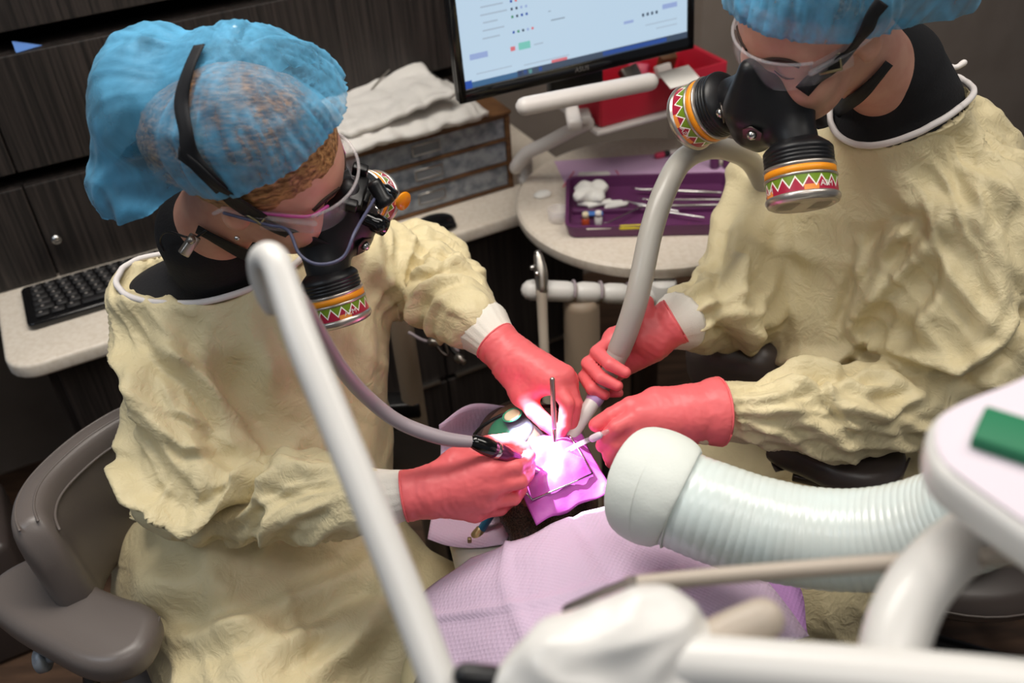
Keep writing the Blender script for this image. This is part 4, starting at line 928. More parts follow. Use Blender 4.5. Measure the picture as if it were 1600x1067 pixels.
# ================================================================ assistant on the right
pb = thing('person', 'seated person on the right in yellow gown and clear glasses, holding the suction hose', 'person', (.66, 1.30, 0))
F, L, U = hframe(204, 24, -9); HB = Head(P(1280, 32, 1.22), F, L, U); NB = HB(-.085, 0, -.185)
S = head_sdf(HB, NB+A(.03, .02, -.01)); gB = S.mesh(.0042, 1); mk('body', gB, M['skin'], pb); BHB = bvh(gB)
for s in (-1, 1):
    mk('eyebrow', eyebrow(HB, s, BHB), M['brow'], pb); mk('eyelashes', lashes(HB, s, BHB), M['brow'], pb)
S = SDF(); S.ell(HB(-.014, 0, .048), (.109, .087, .094), HB.R, .01).ell(HB(-.10, 0, .02), (.05, .055, .055), HB.R, .03); V, Q = S.mesh(.005, 1)
V = V+vnorm(V, Q)*folds(V, HB.d(-.5, .5, -.5), 46, 9, .0022, 3)[:, None]
pl0, nn = HB(.07, 0, .072), HB.d(.5, 0, -.866); m = (((V-pl0)@nn)[Q] < -.004).all(1); mk('hair', (V, Q[m]), M['hair_dark'], pb)
cg = cap_mesh(HB, [((-.02, 0, .066), (.125, .104, .108), .03), ((-.13, .01, .04), (.095, .100, .085), .05), ((-.13, .01, -.03), (.095, .09, .065), .05)], (.072, 0, .060), (.42, 0, -.91), seed=9)
cap_obj(pb, cg); BCB = bvh(cg)
fB = unit(A(-.85, -.52, 0)); lB = A(-fB[1], fB[0], 0)*1.0; lB = A(.52, -.85, 0); Rb2 = np.stack([lB, fB, A(0, 0, 1)])
SB = SDF(); nsh, fsh = A(.695, 1.235, 1.105), A(.50, 1.50, 1.07)
SB.ell((.62, 1.34, .98), (.19, .15, .22), Rb2, .03).ell((.60, 1.34, .79), (.19, .17, .17), Rb2, .06).ell((.56, 1.35, .86), (.16, .14, .16), Rb2, .05)
SB.cone(nsh, fsh, .085, .075, .05).cone(NB+A(.05, .02, -.05), (.63, 1.34, 1.03), .10, .13, .05).ell((.74, 1.38, .97), (.16, .12, .24), Rb2, .05).ell((.67, 1.39, 1.13), (.15, .11, .12), Rb2, .05)
UB = SDF(); UB.cone(NB+A(.025, .012, .02), NB+A(.06, .04, -.05), .068, .085, .02).ell(NB+A(.05, .035, -.085), (.10, .085, .055), Rb2, .03)
nel = A(.685, 1.145, .90); nfo = P(1440, 640, 1.475); nw = P(1116, 643, 1.358)
SB.cone(nsh, nel+A(.01, .01, .03), .092, .112, .03).ell(nel+A(.005, .005, .03), (.12, .10, .085), Rb2, .03)
SB.cone(nfo, nfo*.5+nw*.5, .066, .064, .03).cone(nfo*.5+nw*.5, nw, .064, .037, .02)
fel = P(1150, 470, 1.60); fw = P(1078, 497, 1.48)
SB.cone(fsh, fel, .075, .075, .03).cone(fel, fw, .072, .050, .02)
SB.ell((.70, 1.26, .58), (.20, .20, .14), Rb2, .06).cone((.72, 1.16, .57), (.46, 1.03, .56), .12, .10, .06).cone((.62, 1.36, .57), (.36, 1.24, .56), .12, .10, .06)
SB.cone((.47, 1.03, .54), (.50, .98, .22), .10, .12, .05).cone((.37, 1.22, .55), (.38, 1.16, .22), .10, .12, .05)
wrB = [('limb', nfo, nw, .06, .12, 7, -7, 0, .0065, 21), ('limb', nfo, nw, .06, .12, 12, 9, 5, .0019, 22),
       ('limb', nsh, nel, .10, .18, 6, 3, 2, .011, 23), ('limb', nsh, nel, .10, .18, 13, -5, 6, .0038, 24),
       ('limb', nfo, nw, .06, .12, 14, -10, 5, .0030, 61, .8, 4), ('limb', nsh, nel, .10, .18, 16, 7, 6, .0036, 62, .9, 4), ('limb', fel, fw, .06, .12, 15, 9, 0, .0030, 63, .8, 4),
       ('limb', fel, fw, .06, .12, 7, 6, 0, .0075, 25), ('limb', fel, fw, .06, .12, 13, -6, 6, .003, 29),
       ('noise', None, None, 0, 0, A(.1, -.1, 1), 9, 3.5, .006, 26, False), ('lin', None, None, 0, 0, A(-.5, .7, -.4), 8, .0085, 27), ('lin', None, None, 0, 0, A(.6, .3, .7), 14, .0045, 30, 1.0, 3), ('lin', None, None, 0, 0, A(.7, -.5, .5), 26, .0016, 37, 1.2, 3),
       ('lin', (.6, 1.2, .5), (.45, 1.0, .3), .15, .30, A(.5, -.8, 0), 9, .012, 28, .8)]
stB = [([(1330, 505), (1345, 530), (1420, 555), (1500, 578), (1560, 540), (1592, 470)], 12, .016, 1.0), ([(1395, 380), (1370, 440), (1335, 500)], 14, .014), ([(1480, 330), (1440, 400), (1390, 440), (1350, 480)], 16, .014), ([(1440, 350), (1390, 370), (1350, 420)], 12, .012), ([(1490, 400), (1470, 470), (1430, 540)], 14, .010), ([(1550, 380), (1560, 460), (1530, 540)], 16, .010),
       ([(1165, 330), (1145, 400), (1150, 500), (1195, 570)], 14, .014), ([(1180, 470), (1160, 530), (1200, 580)], 12, .014), ([(1195, 572), (1240, 558), (1310, 562), (1335, 540)], 12, .018, 1.0), ([(1250, 330), (1240, 380), (1280, 420)], 18, .007), ([(1345, 380), (1345, 440), (1325, 520)], 12, .012),
       ([(1285, 560), (1295, 620), (1340, 675)], 5, .006, 1.0), ([(1330, 545), (1350, 575), (1400, 590)], 9, .012), ([(1300, 580), (1350, 610), (1420, 600)], 9, .010), ([(1320, 640), (1380, 650), (1440, 620)], 8, .009), ([(1150, 620), (1210, 622), (1270, 600)], 7, .006), ([(1150, 650), (1210, 640), (1290, 645)], 6, .005),
       ([(1140, 610), (1155, 650), (1165, 685)], 6, .005, 1.0), ([(1060, 470), (1090, 450), (1125, 430)], 7, .008), ([(1070, 500), (1100, 480), (1130, 470)], 7, .008), ([(1060, 545), (1090, 520), (1125, 500)], 7, .008)]
gg, ringB = gown_mesh(SB, (NB+A(.035, .02, .012), (.105, .125, .10), np.stack([lB, unit(fB-A(0, 0, .35)), -unit(np.cross(lB, unit(fB-A(0, 0, .35))))])), wrB, stB)
mk('gown', gg, M['gown'], pb); BGB = bvh(gg)
mk('undershirt', UB.mesh(.006, 2), M['shirt'], pb)
mk('neck_trim', tube(np.vstack([ringB, ringB[:1]]), .0048, 8, 2, round_caps=False), M['trim'], pb)
mk('neck_tie', join(tube([P(1462, 100, 1.46), P(1478, 104, 1.45), P(1494, 105, 1.45), P(1506, 98, 1.45)], [.003, .006, .004, .005], 8), tube([P(1478, 104, 1.45), P(1480, 112, 1.45), P(1470, 114, 1.45)], .003, 8)), M['trim'], pb)
cuff(pb, P(1118, 643, 1.358), P(1104, 644, 1.356), .036, .034); cuff(pb, P(1066, 500, 1.468), P(1034, 517, 1.44), .0455, .0315)
# near hand holding the saliva ejector
K = dict(index=[j(1002, 648, 1.34), j(962, 668, 1.332), j(946, 684, 1.345), j(940, 697, 1.358)], middle=[j(997, 670, 1.345), j(963, 694, 1.345), j(952, 711, 1.357), j(956, 724, 1.37)],
         ring=[j(1001, 690, 1.36), j(974, 709, 1.36), j(964, 722, 1.375), j(967, 734, 1.385)], little=[j(1010, 705, 1.375), j(986, 720, 1.38), j(979, 732, 1.39), j(981, 742, 1.40)],
         thumb=[j(1025, 626, 1.357), j(985, 634, 1.35), j(955, 650, 1.352), j(931, 664, 1.357)])
pm = [(j(1082, 646, 1.357), K['index'][0], .031, .0175), (j(1082, 648, 1.357), K['middle'][0], .031, .018), (j(1080, 652, 1.36), K['ring'][0], .030, .017), (j(1078, 656, 1.365), K['little'][0], .027, .015), (j(1075, 632, 1.36), K['thumb'][0], .024, .019)]
hBL, gBL = hand(pb, 'coral gloved hand holding the saliva ejector', j(1088, 645, 1.357), P(1000, 650, 1.34)-P(1088, 645, 1.357), K, pm, None, 1.06, seed=7, wr=.0355, cuff_len=.034, flare=1.3)
# far hand wrapped round the suction hose
K = dict(index=[j(962, 530, 1.45), j(933, 550, 1.425), j(953, 569, 1.392), j(977, 582, 1.388)], middle=[j(950, 552, 1.46), j(919, 568, 1.432), j(939, 590, 1.398), j(965, 603, 1.394)],
         ring=[j(942, 575, 1.465), j(914, 589, 1.44), j(925, 607, 1.41), j(945, 617, 1.41)], little=[j(947, 590, 1.47), j(927, 603, 1.455), j(946, 612, 1.43), j(967, 614, 1.425)],
         thumb=[j(1004, 528, 1.425), j(1006, 505, 1.422), j(1008, 488, 1.42), j(1011, 472, 1.42)])
pm = [(j(1020, 522, 1.44), K['index'][0], .027, .0175), (j(1018, 528, 1.445), K['middle'][0], .027, .018), (j(1015, 535, 1.45), K['ring'][0], .026, .017), (j(1012, 540, 1.45), K['little'][0], .024, .015), (j(1018, 530, 1.435), K['thumb'][0], .024, .019), (K['thumb'][0], K['index'][0], .015, .014)]
hBR, gBR = hand(pb, 'coral gloved hand wrapped round the suction hose', j(1024, 520, 1.44), P(970, 550, 1.45)-P(1030, 515, 1.44), K, pm, None, 1.02, seed=11, wr=.031)
rB, BRB = respirator(pb, HB, 'black half-mask respirator with two patterned filters', 1.0, .55)
goggles(pb, HB, 'safety_glasses', 'clear wrap safety glasses', BHB)
bU = bvh(UB.mesh(.012, 1))
strap_on(rB, [BCB, BHB, BRB], [(1372, 2), (1362, 20), (1345, 48), (1322, 76), (1300, 98), (1272, 118), (1254, 140)], .021)
strap_on(rB, [BHB, bU, BRB], [(1384, 96), (1366, 118), (1340, 146), (1316, 172), (1300, 188)], .019, tail=[(HB(.075, .060, -.085), HB.d(.3, .9, 0))])
q = hit(BHB, 1296, 100)
if q: buckle(rB, q[0], -ray(1296, 100), P(1315, 96, 1.2)-P(1280, 104, 1.2), .026, .018)
# trouser leg and shoe below the gown
mk('trouser_leg', tube([(.60, 1.05, .42), (.60, 1.04, .25), (.60, 1.02, .10)], [.075, .07, .062], 20), M['trouser'], pb)
S = SDF(); S.ell((.57, .98, .045), (.05, .12, .04), np.stack([A(.9, -.4, 0), A(.4, .9, 0), A(0, 0, 1)]), .02).ell((.60, 1.03, .07), (.045, .05, .05), None, .03); mk('shoe', S.mesh(.007, 1), M['black'], pb)

# ================================================================ patient, chair
def net(rows, n=10, thick=.0012, bulge=None):
    C_ = np.array([[Pz(*q) for q in r] for r in rows]); a = np.stack([spline(C_[i], n) for i in range(len(C_))]); b = np.stack([spline(a[:, k], n) for k in range(a.shape[1])], 1); return b
ax = unit(A(.18, -.96, 0)); lat = A(-ax[1], ax[0], 0)*-1.0; lat = A(.96, .18, 0)      # towards the feet; patient's left = image right
ch = thing('dental_chair', 'reclined khaki dental chair under the patient', 'dental chair', (.15, .7, 0)); CRt = np.stack([lat, -ax, A(0, 0, 1)])
pl = [(x, y) for x, y in rrect(.56, 1.25, .12, 8)]
mk('backrest', slab(pl, .085, A(.06, .93, .64)+ax*.625, CRt, .03, 4), M['khaki'], ch, auto=50)
S = SDF(); S.rbox(A(-.015, 1.055, .735), (.11, .12, .045), .04, CRt, .02); mk('headrest', S.mesh(.008, 1), M['cream_vinyl'], ch)
mk('headrest_post', box((-.0, 1.0, .665), (.06, .2, .02), CRt, .006), M['steel'], ch)
mk('side_rail', slab(rrect(.03, 1.0, .012), .05, A(.06, .93, .62)+ax*.7+lat*.30, CRt, .01), M['cream_vinyl'], ch)
mk('chair_base', lathe([(.28, 0), (.28, .03), (.12, .06), (.10, .5), (.16, .63)], A(.2, .45, 0), (0, 0, 1), 40), M['cream_vinyl'], ch)
mouth = Pz(853, 742, .885); Uh = unit(A(-.18, .95, .16)); Fh = unit(A(.03, -.18, 1)-Uh*(A(.03, -.18, 1)@Uh)); Lh = np.cross(Uh, Fh); HP = Head(mouth-.10*Fh+.068*Uh, Fh, Lh, Uh)
pp_ = thing('person', 'reclined patient under the lilac bib with a rubber dam over the mouth', 'person', (.1, .8, .72))
S = head_sdf(HP, HP(-.05, 0, -.2), .06); cc = HP(-.07, 0, -.32)
S.ell(HP(-.055, 0, -.36), (.085, .18, .15), HP.R, .06)
for s in (-1, 1): S.ell(HP(-.065, s*.15, -.29), (.055, .07, .07), HP.R, .05)
g = S.mesh(.0055, 1); mk('body', g, M['skin_brown'], pp_); BP = bvh(g)
S = SDF(); S.cone(HP(.03, -.06, -.03), HP(.045, -.045, -.085), .022, .022, .02).cone(HP(.045, -.045, -.085), HP(.075, 0, -.112), .024, .022, .02).cone(HP(.075, 0, -.112), HP(.045, .045, -.085), .022, .024, .02).cone(HP(.045, .045, -.085), HP(.03, .06, -.03), .022, .022, .02).cone(HP(.02, -.03, -.12), HP(.02, .03, -.12), .035, .035, .02).ell(HP(.10, 0, -.05), (.008, .03, .008), HP.R, .01)
V, Q = S.mesh(.0035, 1); V = V+vnorm(V, Q)*(perlin(V*300)*.0035)[:, None]; bd = mk('beard', (V, Q), M['beard'], pp_); bd['label'] = 'cropped dark beard'
S = SDF(); S.ell(HP(-.02, 0, .055), (.100, .086, .094), HP.R, .01).half(HP(.045, 0, .05), HP.d(1, 0, -.3), .01); mk('hair', S.mesh(.006, 1), M['beard'], pp_)
S = SDF(); S.ell(HP(-.055, 0, -.38), (.100, .20, .16), HP.R, .06)
for s in (-1, 1): S.ell(HP(-.065, s*.17, -.30), (.070, .085, .085), HP.R, .05).cone(HP(-.08, s*.21, -.34), HP(-.09, s*.22, -.62), .055, .045, .04).cone(HP(-.09, s*.10, -.75), HP(-.10, s*.11, -1.20), .085, .065, .05)
S.ell(HP(-.07, 0, -.62), (.105, .17, .20), HP.R, .07); V, Q = S.mesh(.010, 2); V = V+vnorm(V, Q)*folds(V, lat, 14, 6, .006, 5)[:, None]; mk('clothing', (V, Q), mat('olive grey cloth', (112, 106, 88), .85, bump=(200, .4, .001)), pp_)
# protective goggles of the patient: smoky shield over a dome, its green half a painted reflection
G = []
for u in np.linspace(-1, 1, 21):
    col = []
    for v in np.linspace(-1, 1, 11):
        a = u*1.15; f = .055+.062*math.cos(a)-.012*v*v; col.append(HP(f, .086*math.sin(a), .018+.036*v))
    G.append(col)
gp = mk('protective_goggles', gridsheet(np.array(G), .002), M['goggle'], pp_); gp['label'] = 'smoky protective goggles'
mk('goggle_rim', tube([HP(.055+.062*math.cos(u*1.15)-.012, .086*math.sin(u*1.15), .018+.037) for u in np.linspace(-1, 1, 15)], .003, 8, 2), M['black'], gp)
lc = HP(.094, -.030, .026); ld = HP.d(.93, -.34, .1); frl = frame_z(ld)
def halfdome(a0, a1, r, hgt):
    V = [lc+ld*hgt]; rings_ = 5; m_ = 12; Fc = []
    for i in range(1, rings_+1):
        q = i/rings_*PI/2
        for k in range(m_+1):
            a = a0+(a1-a0)*k/m_; V.append(lc+ld*hgt*math.cos(q)+r*math.sin(q)*(math.cos(a)*frl[0]+math.sin(a)*frl[1]))
    for k in range(m_): Fc.append([0, 1+k, 2+k])
    for i in range(rings_-1):
        for k in range(m_): p = 1+i*(m_+1)+k; Fc.append([p, p+m_+1, p+m_+2, p+1])
    return np.array(V), Fc
d0 = unit(P(790, 690, 1.35)-P(830, 660, 1.35)); th0 = math.atan2(d0@frl[1], d0@frl[0])
mk('green_reflection', halfdome(th0-PI/2, th0+PI/2, .036, .014), M['reflect_green'], gp); mk('slate_lens', halfdome(th0+PI/2, th0+1.5*PI, .036, .014), M['lens_slate'], gp)
qd = unit(P(800, 645, 1.35)-P(805, 675, 1.35)); vd = lc+qd*.012+ld*.0145+lat*.012; vax = unit(ld+qd*.35)
mk('vent_disc', lathe([(0, .003), (.009, .003), (.0115, .0035), (.0125, .002), (.0125, 0)], vd, vax, 28, False), M['cream_lid'], gp)
mk('vent_ring', tube([vd+vax*.002+.0145*(math.cos(a)*frame_z(vax)[0]+math.sin(a)*frame_z(vax)[1]) for a in np.linspace(0, 2*PI, 25)], .0013, 8, 1, round_caps=False), M['reflect_green'], gp)
# headrest paper
G = net([[(686, 664, .86), (735, 632, .875), (800, 636, .87), (850, 640, .86)], [(688, 720, .80), (745, 700, .79), (800, 700, .785), (850, 700, .79)], [(668, 842, .785), (702, 853, .78), (744, 856, .782), (790, 850, .785)]], 8)
tag(mk('headrest_paper', gridsheet(G, .0012), M['bib']), 'lilac embossed paper spread over the headrest behind the patient', 'headrest paper')
# bib: folded creases are real small ridges
G = net([[(736, 872, .80), (800, 848, .848), (895, 806, .868), (990, 780, .86)], [(656, 936, .755), (800, 905, .855), (930, 870, .878), (1105, 850, .842)], [(680, 1002, .77), (832, 985, .868), (980, 955, .878), (1195, 905, .832)], [(700, 1110, .77), (862, 1085, .868), (1030, 1065, .870), (1264, 994, .80)]], 14)
na, nb = G.shape[:2]; du = np.gradient(G, axis=0); dv = np.gradient(G, axis=1); N_ = np.cross(du, dv); N_ /= np.linalg.norm(N_, axis=2)[:, :, None]; N_ *= np.sign(N_[:, :, 2:])
ii, kk = np.meshgrid(np.arange(na), np.arange(nb), indexing='ij')
cre = .006*np.exp(-((kk-nb*.30)/.8)**2)-.005*np.exp(-((kk-nb*.66)/.8)**2)+.006*np.exp(-((ii-na*.5)/.8)**2)
G = G+N_*(cre+.004*perlin(np.stack([ii.ravel()*.16, kk.ravel()*.16, 0*ii.ravel()+.5], 1)).reshape(na, nb))[:, :, None]
tag(mk('dental_bib', gridsheet(G, .0014), M['bib']), 'embossed lilac paper bib spread over the patient chest', 'bib')
G = net([[(1010, 820, .80), (1120, 850, .79)], [(1075, 900, .79), (1240, 905, .76)], [(1140, 985, .785), (1262, 992, .76)]], 8); tag(mk('paper_drape', gridsheet(G, .0012), M['bib_shaded']), 'lilac paper sheet coloured darker for shade, under the bib below the white duct', 'paper sheet')
# rubber dam and its wire frame
G = bilin(Pz(838, 820, .868), Pz(956, 768, .876), Pz(898, 660, .905), Pz(785, 706, .905), 41, 41); uu, vv = np.meshgrid(np.linspace(0, 1, 41), np.linspace(0, 1, 41), indexing='ij')
cm = mouth+Fh*.012; dd = np.linalg.norm(G-cm, axis=2)
G[:, :, 2] += .030*np.sin(uu*PI)*np.sin(vv*PI)-.020*np.exp(-(dd/.022)**2)+.006*perlin(np.stack([uu.ravel()*6, vv.ravel()*6, 0*uu.ravel()+3.3], 1)).reshape(41, 41)
an = np.arctan2(G[:, :, 1]-cm[1], G[:, :, 0]-cm[0]); G[:, :, 2] += .0022*np.sin(an*7+2*uu)*np.clip(dd/.05, 0, 1)
rd = thing('rubber_dam', 'lilac rubber dam sheet stretched on a wire frame over the mouth', 'rubber dam', mouth); mk('dam_sheet', gridsheet(G, .0009), M['dam'], rd)
BD = bvh((G.reshape(-1, 3), [[i*41+k, (i+1)*41+k, (i+1)*41+k+1, i*41+k+1] for i in range(40) for k in range(40)]))
fp = []
for px, py in ((806, 752), (818, 769), (832, 784), (860, 772), (895, 757), (926, 743), (908, 712), (890, 684)):
    q = hit(BD, px, py); fp.append((q[0] if q else Pz(px, py, .89))+A(0, 0, .004))
mk('wire_frame', tube(fp[:3]+fp[2:6]+fp[5:], .0014, 8, 0), M['chrome'], rd)
S = SDF(); S.ell(mouth+Fh*.008, (.008, .010, .006), None, .004); mk('tooth', S.mesh(.002, 1), M['paper_white'], rd)
mk('dam_clamp', tube([P(838, 744, 1.363), P(842, 736, 1.356), P(850, 733, 1.352), P(858, 738, 1.356)], .0011, 8), M['chrome'], rd)

# ---------------------------------------------------------------- things in the hands
t = thing('dental_handpiece', 'slim steel dental handpiece with purple sheen held at the mouth', 'handpiece', P(790, 708, 1.29))
a, b, c, d = P(744, 691, 1.262), P(768, 701, 1.270), P(806, 716, 1.296), P(848, 742, 1.362)
mk('coupling', tube([a, a*.5+b*.5, b], [.0105, .0118, .0118], 20, 0), M['black_gloss'], t); mk('grip', tube([b, b*.5+c*.5, c], [.0115, .0112, .0095], 20, 0, round_caps=False), M['tool_purple'], t); mk('ring', tube([b*.85+c*.15, b*.8+c*.2], .0119, 20, 0), M['chrome'], t)
mk('neck', tube([c, c*.5+d*.5, d], [.0085, .0055, .0045], 16), M['chrome'], t); hn = unit(d-c); mk('turbine_head', lathe([(.0045, -.006), (.0058, -.005), (.0058, .005), (.003, .007), (.0008, .008), (.0008, .018)], d, A(.1, -.2, -1), 20), M['chrome'], t)
tag(mk('handpiece_hose', tube([P(744, 691, 1.262), P(690, 684, 1.25), P(625, 660, 1.235), P(575, 622, 1.20), P(535, 578, 1.12), P(505, 530, 1.02), P(478, 480, .92), P(452, 450, .83), P(432, 452, .79), P(424, 470, .78)], [.0075, .0095, .0095, .0095, .0088, .008, .007, .0065, .006, .006], 16), M['hose_lilac']), 'lilac-grey hose curving from the white whip arm to the handpiece', 'hose')
t = thing('mouth_mirror', 'thin steel mouth mirror held upright between gloved fingers', 'mouth mirror', P(866, 680, 1.37))
a, b, c = P(863, 593, 1.335), P(866, 668, 1.362), P(868, 726, 1.372); mk('handle', tube([a, b], .0036, 12, 0), M['steel'], t); mk('shank', tube([b, c, P(862, 742, 1.372)], [.003, .0016, .0014], 10), M['chrome'], t); mk('mirror_disc', lathe([(0, 0), (.010, 0), (.011, .001), (.010, .002), (0, .002)], P(852, 744, 1.366), unit(A(.2, -.5, .85)), 24, False), M['chrome'], t)
t = thing('suction_hose', 'thick grey suction hose arching over the round table into a gloved fist', 'hose', P(960, 560, 1.41))
mk('hose', tube([P(1200, 300, 1.60), P(1175, 255, 1.56), P(1145, 236, 1.50), P(1105, 232, 1.45), P(1065, 252, 1.41), P(1038, 300, 1.385), P(1018, 360, 1.375), P(1005, 420, 1.372), P(994, 470, 1.376), P(980, 515, 1.390), P(967, 548, 1.405)], .0172, 22), M['hose_grey'], t)
mk('swivel', tube([P(967, 548, 1.405), P(950, 585, 1.415), P(934, 614, 1.42)], [.0165, .0145, .0130], 22), M['hose_grey'], t); mk('tip_collar', tube([P(936, 610, 1.42), P(929, 624, 1.418)], .0135, 22, 0), mat('lilac collar', (186, 158, 206), .4), t)
mk('suction_tip', tube([P(929, 624, 1.418), P(905, 660, 1.405), P(880, 697, 1.388), P(872, 710, 1.38)], [.0115, .0112, .0112, .0112], 22), M['white'], t)
t = thing('saliva_ejector', 'thin clear lilac saliva ejector tube pinched by the near glove', 'suction tube', P(920, 686, 1.34)); mk('tube', tube([P(985, 660, 1.335), P(945, 676, 1.33), P(905, 694, 1.345), P(872, 712, 1.365)], .0036, 12), M['clear'], t); mk('tip_collar', tube([P(936, 680, 1.332), P(926, 685, 1.336)], .0052, 14, 0), M['liner'], t)
t = thing('air_hose', 'blue tube with brass coupling hanging beside the patient head', 'hose', P(742, 840, 1.44)); mk('blue_tube', tube([P(792, 770, 1.40), P(770, 800, 1.41), P(750, 830, 1.42)], .0062, 14), M['blue_tube'], t)
mk('coupling', tube([P(750, 829, 1.42), P(746, 838, 1.42), P(742, 848, 1.42), P(737, 862, 1.425)], [.008, .011, .0118, .0105], 18), M['brass'], t); mk('tan_hose', tube([P(737, 862, 1.425), P(722, 890, 1.44), P(700, 940, 1.47)], .0105, 16), M['khaki'], t); mk('latch', box(P(734, 846, 1.405), (.006, .006, .014), None, .001), M['brass'], t)
# the headlight's own beam
l_ = bpy.data.lights.new('headlight_beam', 'SPOT'); l_.energy = 95; l_.color = (.93, .86, 1); l_.spot_size = math.radians(17.5); l_.spot_blend = .06; l_.shadow_soft_size = .006
lo = bpy.data.objects.new('headlight_beam', l_); COL.objects.link(lo); lo.location = ho+hd*.024; lo.rotation_euler = Vector(P(858, 722, 1.37)-ho).to_track_quat('-Z', 'Y').to_euler()

# ---------------------------------------------------------------- ribbed extraction duct
t = thing('extraction_duct', 'wide pale mint ribbed extraction duct with cloth-covered nozzle over the patient', 'duct', P(1250, 840, 1.12))
path = spline(np.array([P(1052, 776, 1.15), P(1105, 797, 1.135), P(1180, 822, 1.12), P(1270, 840, 1.10), P(1370, 842, 1.07), P(1470, 822, 1.03), P(1560, 785, .98), P(1660, 735, .92), A(.85, .55, 1.16), A(1.05, .48, 1.0), A(1.10, .46, .74)]), 60)
s_ = np.r_[0, np.cumsum(np.linalg.norm(np.diff(path, axis=0), axis=1))]; ss = np.arange(0, s_[-1], .0016); pp2 = np.stack([np.interp(ss, s_, path[:, i]) for i in range(3)], 1)
rr = .0585-.006*(ss/ss[-1])+.0009*np.abs(np.sin(ss*PI/.0105))**.6+.0007*np.sin(ss*23)
g = tube(pp2, rr, 44, 0, True, False); g = (g[0]+.0012*perlin(g[0]*60)[:, None]*A(0, 0, 1), g[1]); mk('ribbed_tube', g, M['suction'], t)
mk('extractor_body', slab(rrect(.34, .34, .06), .70, A(1.10, .46, .04), None, .03), M['white'], t, auto=50)
for a_ in range(4): mk('castor', lathe([(.01, -.01), (.02, -.01), (.02, .01), (.01, .01)], A(1.10+.12*(1 if a_ % 2 else -1), .46+.12*(1 if a_ > 1 else -1), .02), (1, 0, 0), 16), M['black'], t)
pth = [P(986, 748, 1.18), P(992, 750, 1.178), P(1006, 755, 1.17), P(1030, 764, 1.16), P(1050, 773, 1.15), P(1062, 779, 1.147)]
V, Fc = tube(pth, [.056, .065, .0705, .0715, .068, .0615], 48, 8, True, False); fa = unit(pth[-1]-pth[0]); V = V+(folds(V, fa, 26, 8, .0018, 3)*1.0)[:, None]*unit(A(.1, -.6, .8)); mk('nozzle_cover', (V, Fc), M['suction_cloth'], t)
fr = frame_z(P(1060, 780, 1.145)-P(1040, 772, 1.15)); mk('hem', tube([pth[-1]+.0617*(math.cos(a)*fr[0]+math.sin(a)*fr[1]) for a in np.linspace(0, 2*PI, 41)], .0012, 6, 1, round_caps=False), M['suction_cloth'], t)

# ---------------------------------------------------------------- stools
def pad_sweep(path, hgt, thick, up, n=10, sm=8):
    p = spline(path, sm); T = np.gradient(p, axis=0); T /= np.linalg.norm(T, axis=1)[:, None]; m_ = len(p); V = []
    prof = [(math.copysign(abs(math.cos(a))**.5, math.cos(a)), math.copysign(abs(math.sin(a))**.45, math.sin(a))) for a in np.arange(28)*2*PI/28]
    for i in range(m_):
        s = np.cross(T[i], up); s /= np.linalg.norm(s); e = min(i, m_-1-i)/5; sc = math.sqrt(max(.02, 1-(1-min(1, e))**2))
        V.append([p[i]+s*a*thick/2*(.4+.6*sc)+unit(up)*b*hgt/2*(.35+.65*sc) for a, b in prof])
    V = np.array(V).reshape(-1, 3); n_ = 28; Fc = [[i*n_+k, i*n_+(k+1) % n_, (i+1)*n_+(k+1) % n_, (i+1)*n_+k] for i in range(m_-1) for k in range(n_)]+[list(range(n_))[::-1], list(range((m_-1)*n_, m_*n_))]
    return V, Fc
t = thing('dental_stool', 'grey-brown vinyl stool with curved backrest and kidney armrest, lower left', 'stool', (-.58, 1.1, 0))
path = [Pz(104, 915, .77), Pz(92, 878, .77), Pz(102, 838, .77), Pz(136, 795, .77), Pz(188, 750, .77), Pz(250, 715, .77), Pz(330, 700, .77)]
upb = unit(A(-.14, .06, 1)); g = pad_sweep(path, .22, .06, upb); mk('backrest', g, M['vinyl'], t)
def seam(off, s_): 
    p = spline(path, 6); T = np.gradient(p, axis=0); T /= np.linalg.norm(T, axis=1)[:, None]; S_ = np.cross(T, upb); S_ /= np.linalg.norm(S_, axis=1)[:, None]; return tube((p+upb*off+S_*s_)[2:-2], .0022, 8, 0)
mk('piping', seam(.108, .013), M['vinyl'], t); mk('piping', seam(.078, .0300), M['vinyl'], t); mk('piping', seam(.108, -.013), M['vinyl'], t)
def pad_poly(pix, z, thick, bev, name, par, m_, crown=.01):
    pts = spline(np.array([Pz(x, y, z) for x, y in pix+pix[:1]]), 6)[:-1]; S = pts[:, :2]
    V, Fc = slab([tuple(q) for q in (S if np.cross(S[1]-S[0], S[2]-S[1]) > -9 else S)], thick, (0, 0, z-thick), None, bev, 5)
    o = mk(name, (V, Fc), m_, par, auto=60); return o, pts
arm, pts = pad_poly([(-40, 935), (-10, 895), (40, 866), (80, 859), (108, 872), (140, 902), (185, 922), (228, 936), (246, 958), (232, 1000), (205, 1026), (165, 1040), (120, 1035), (70, 1010), (10, 975)], .735, .055, .022, 'armrest', t, M['vinyl'])
ix = [Pz(x, y, .724) for x, y in ((248, 962), (236, 998), (206, 1022), (165, 1034), (122, 1030))]
mk('seam', tube([q+A(0, 0, -.004) for q in ix], .0022, 8), M['vinyl'], arm)
mk('arm_bracket', join(box(Pz(120, 1000, .672), (.16, .035, .012), np.stack([unit(A(.9, -.4, 0)), unit(A(.4, .9, 0)), A(0, 0, 1)]), .003), tube([Pz(140, 1035, .665), Pz(165, 1090, .60), (-.55, .95, .45)], .012, 12)), M['dark_steel'], t)
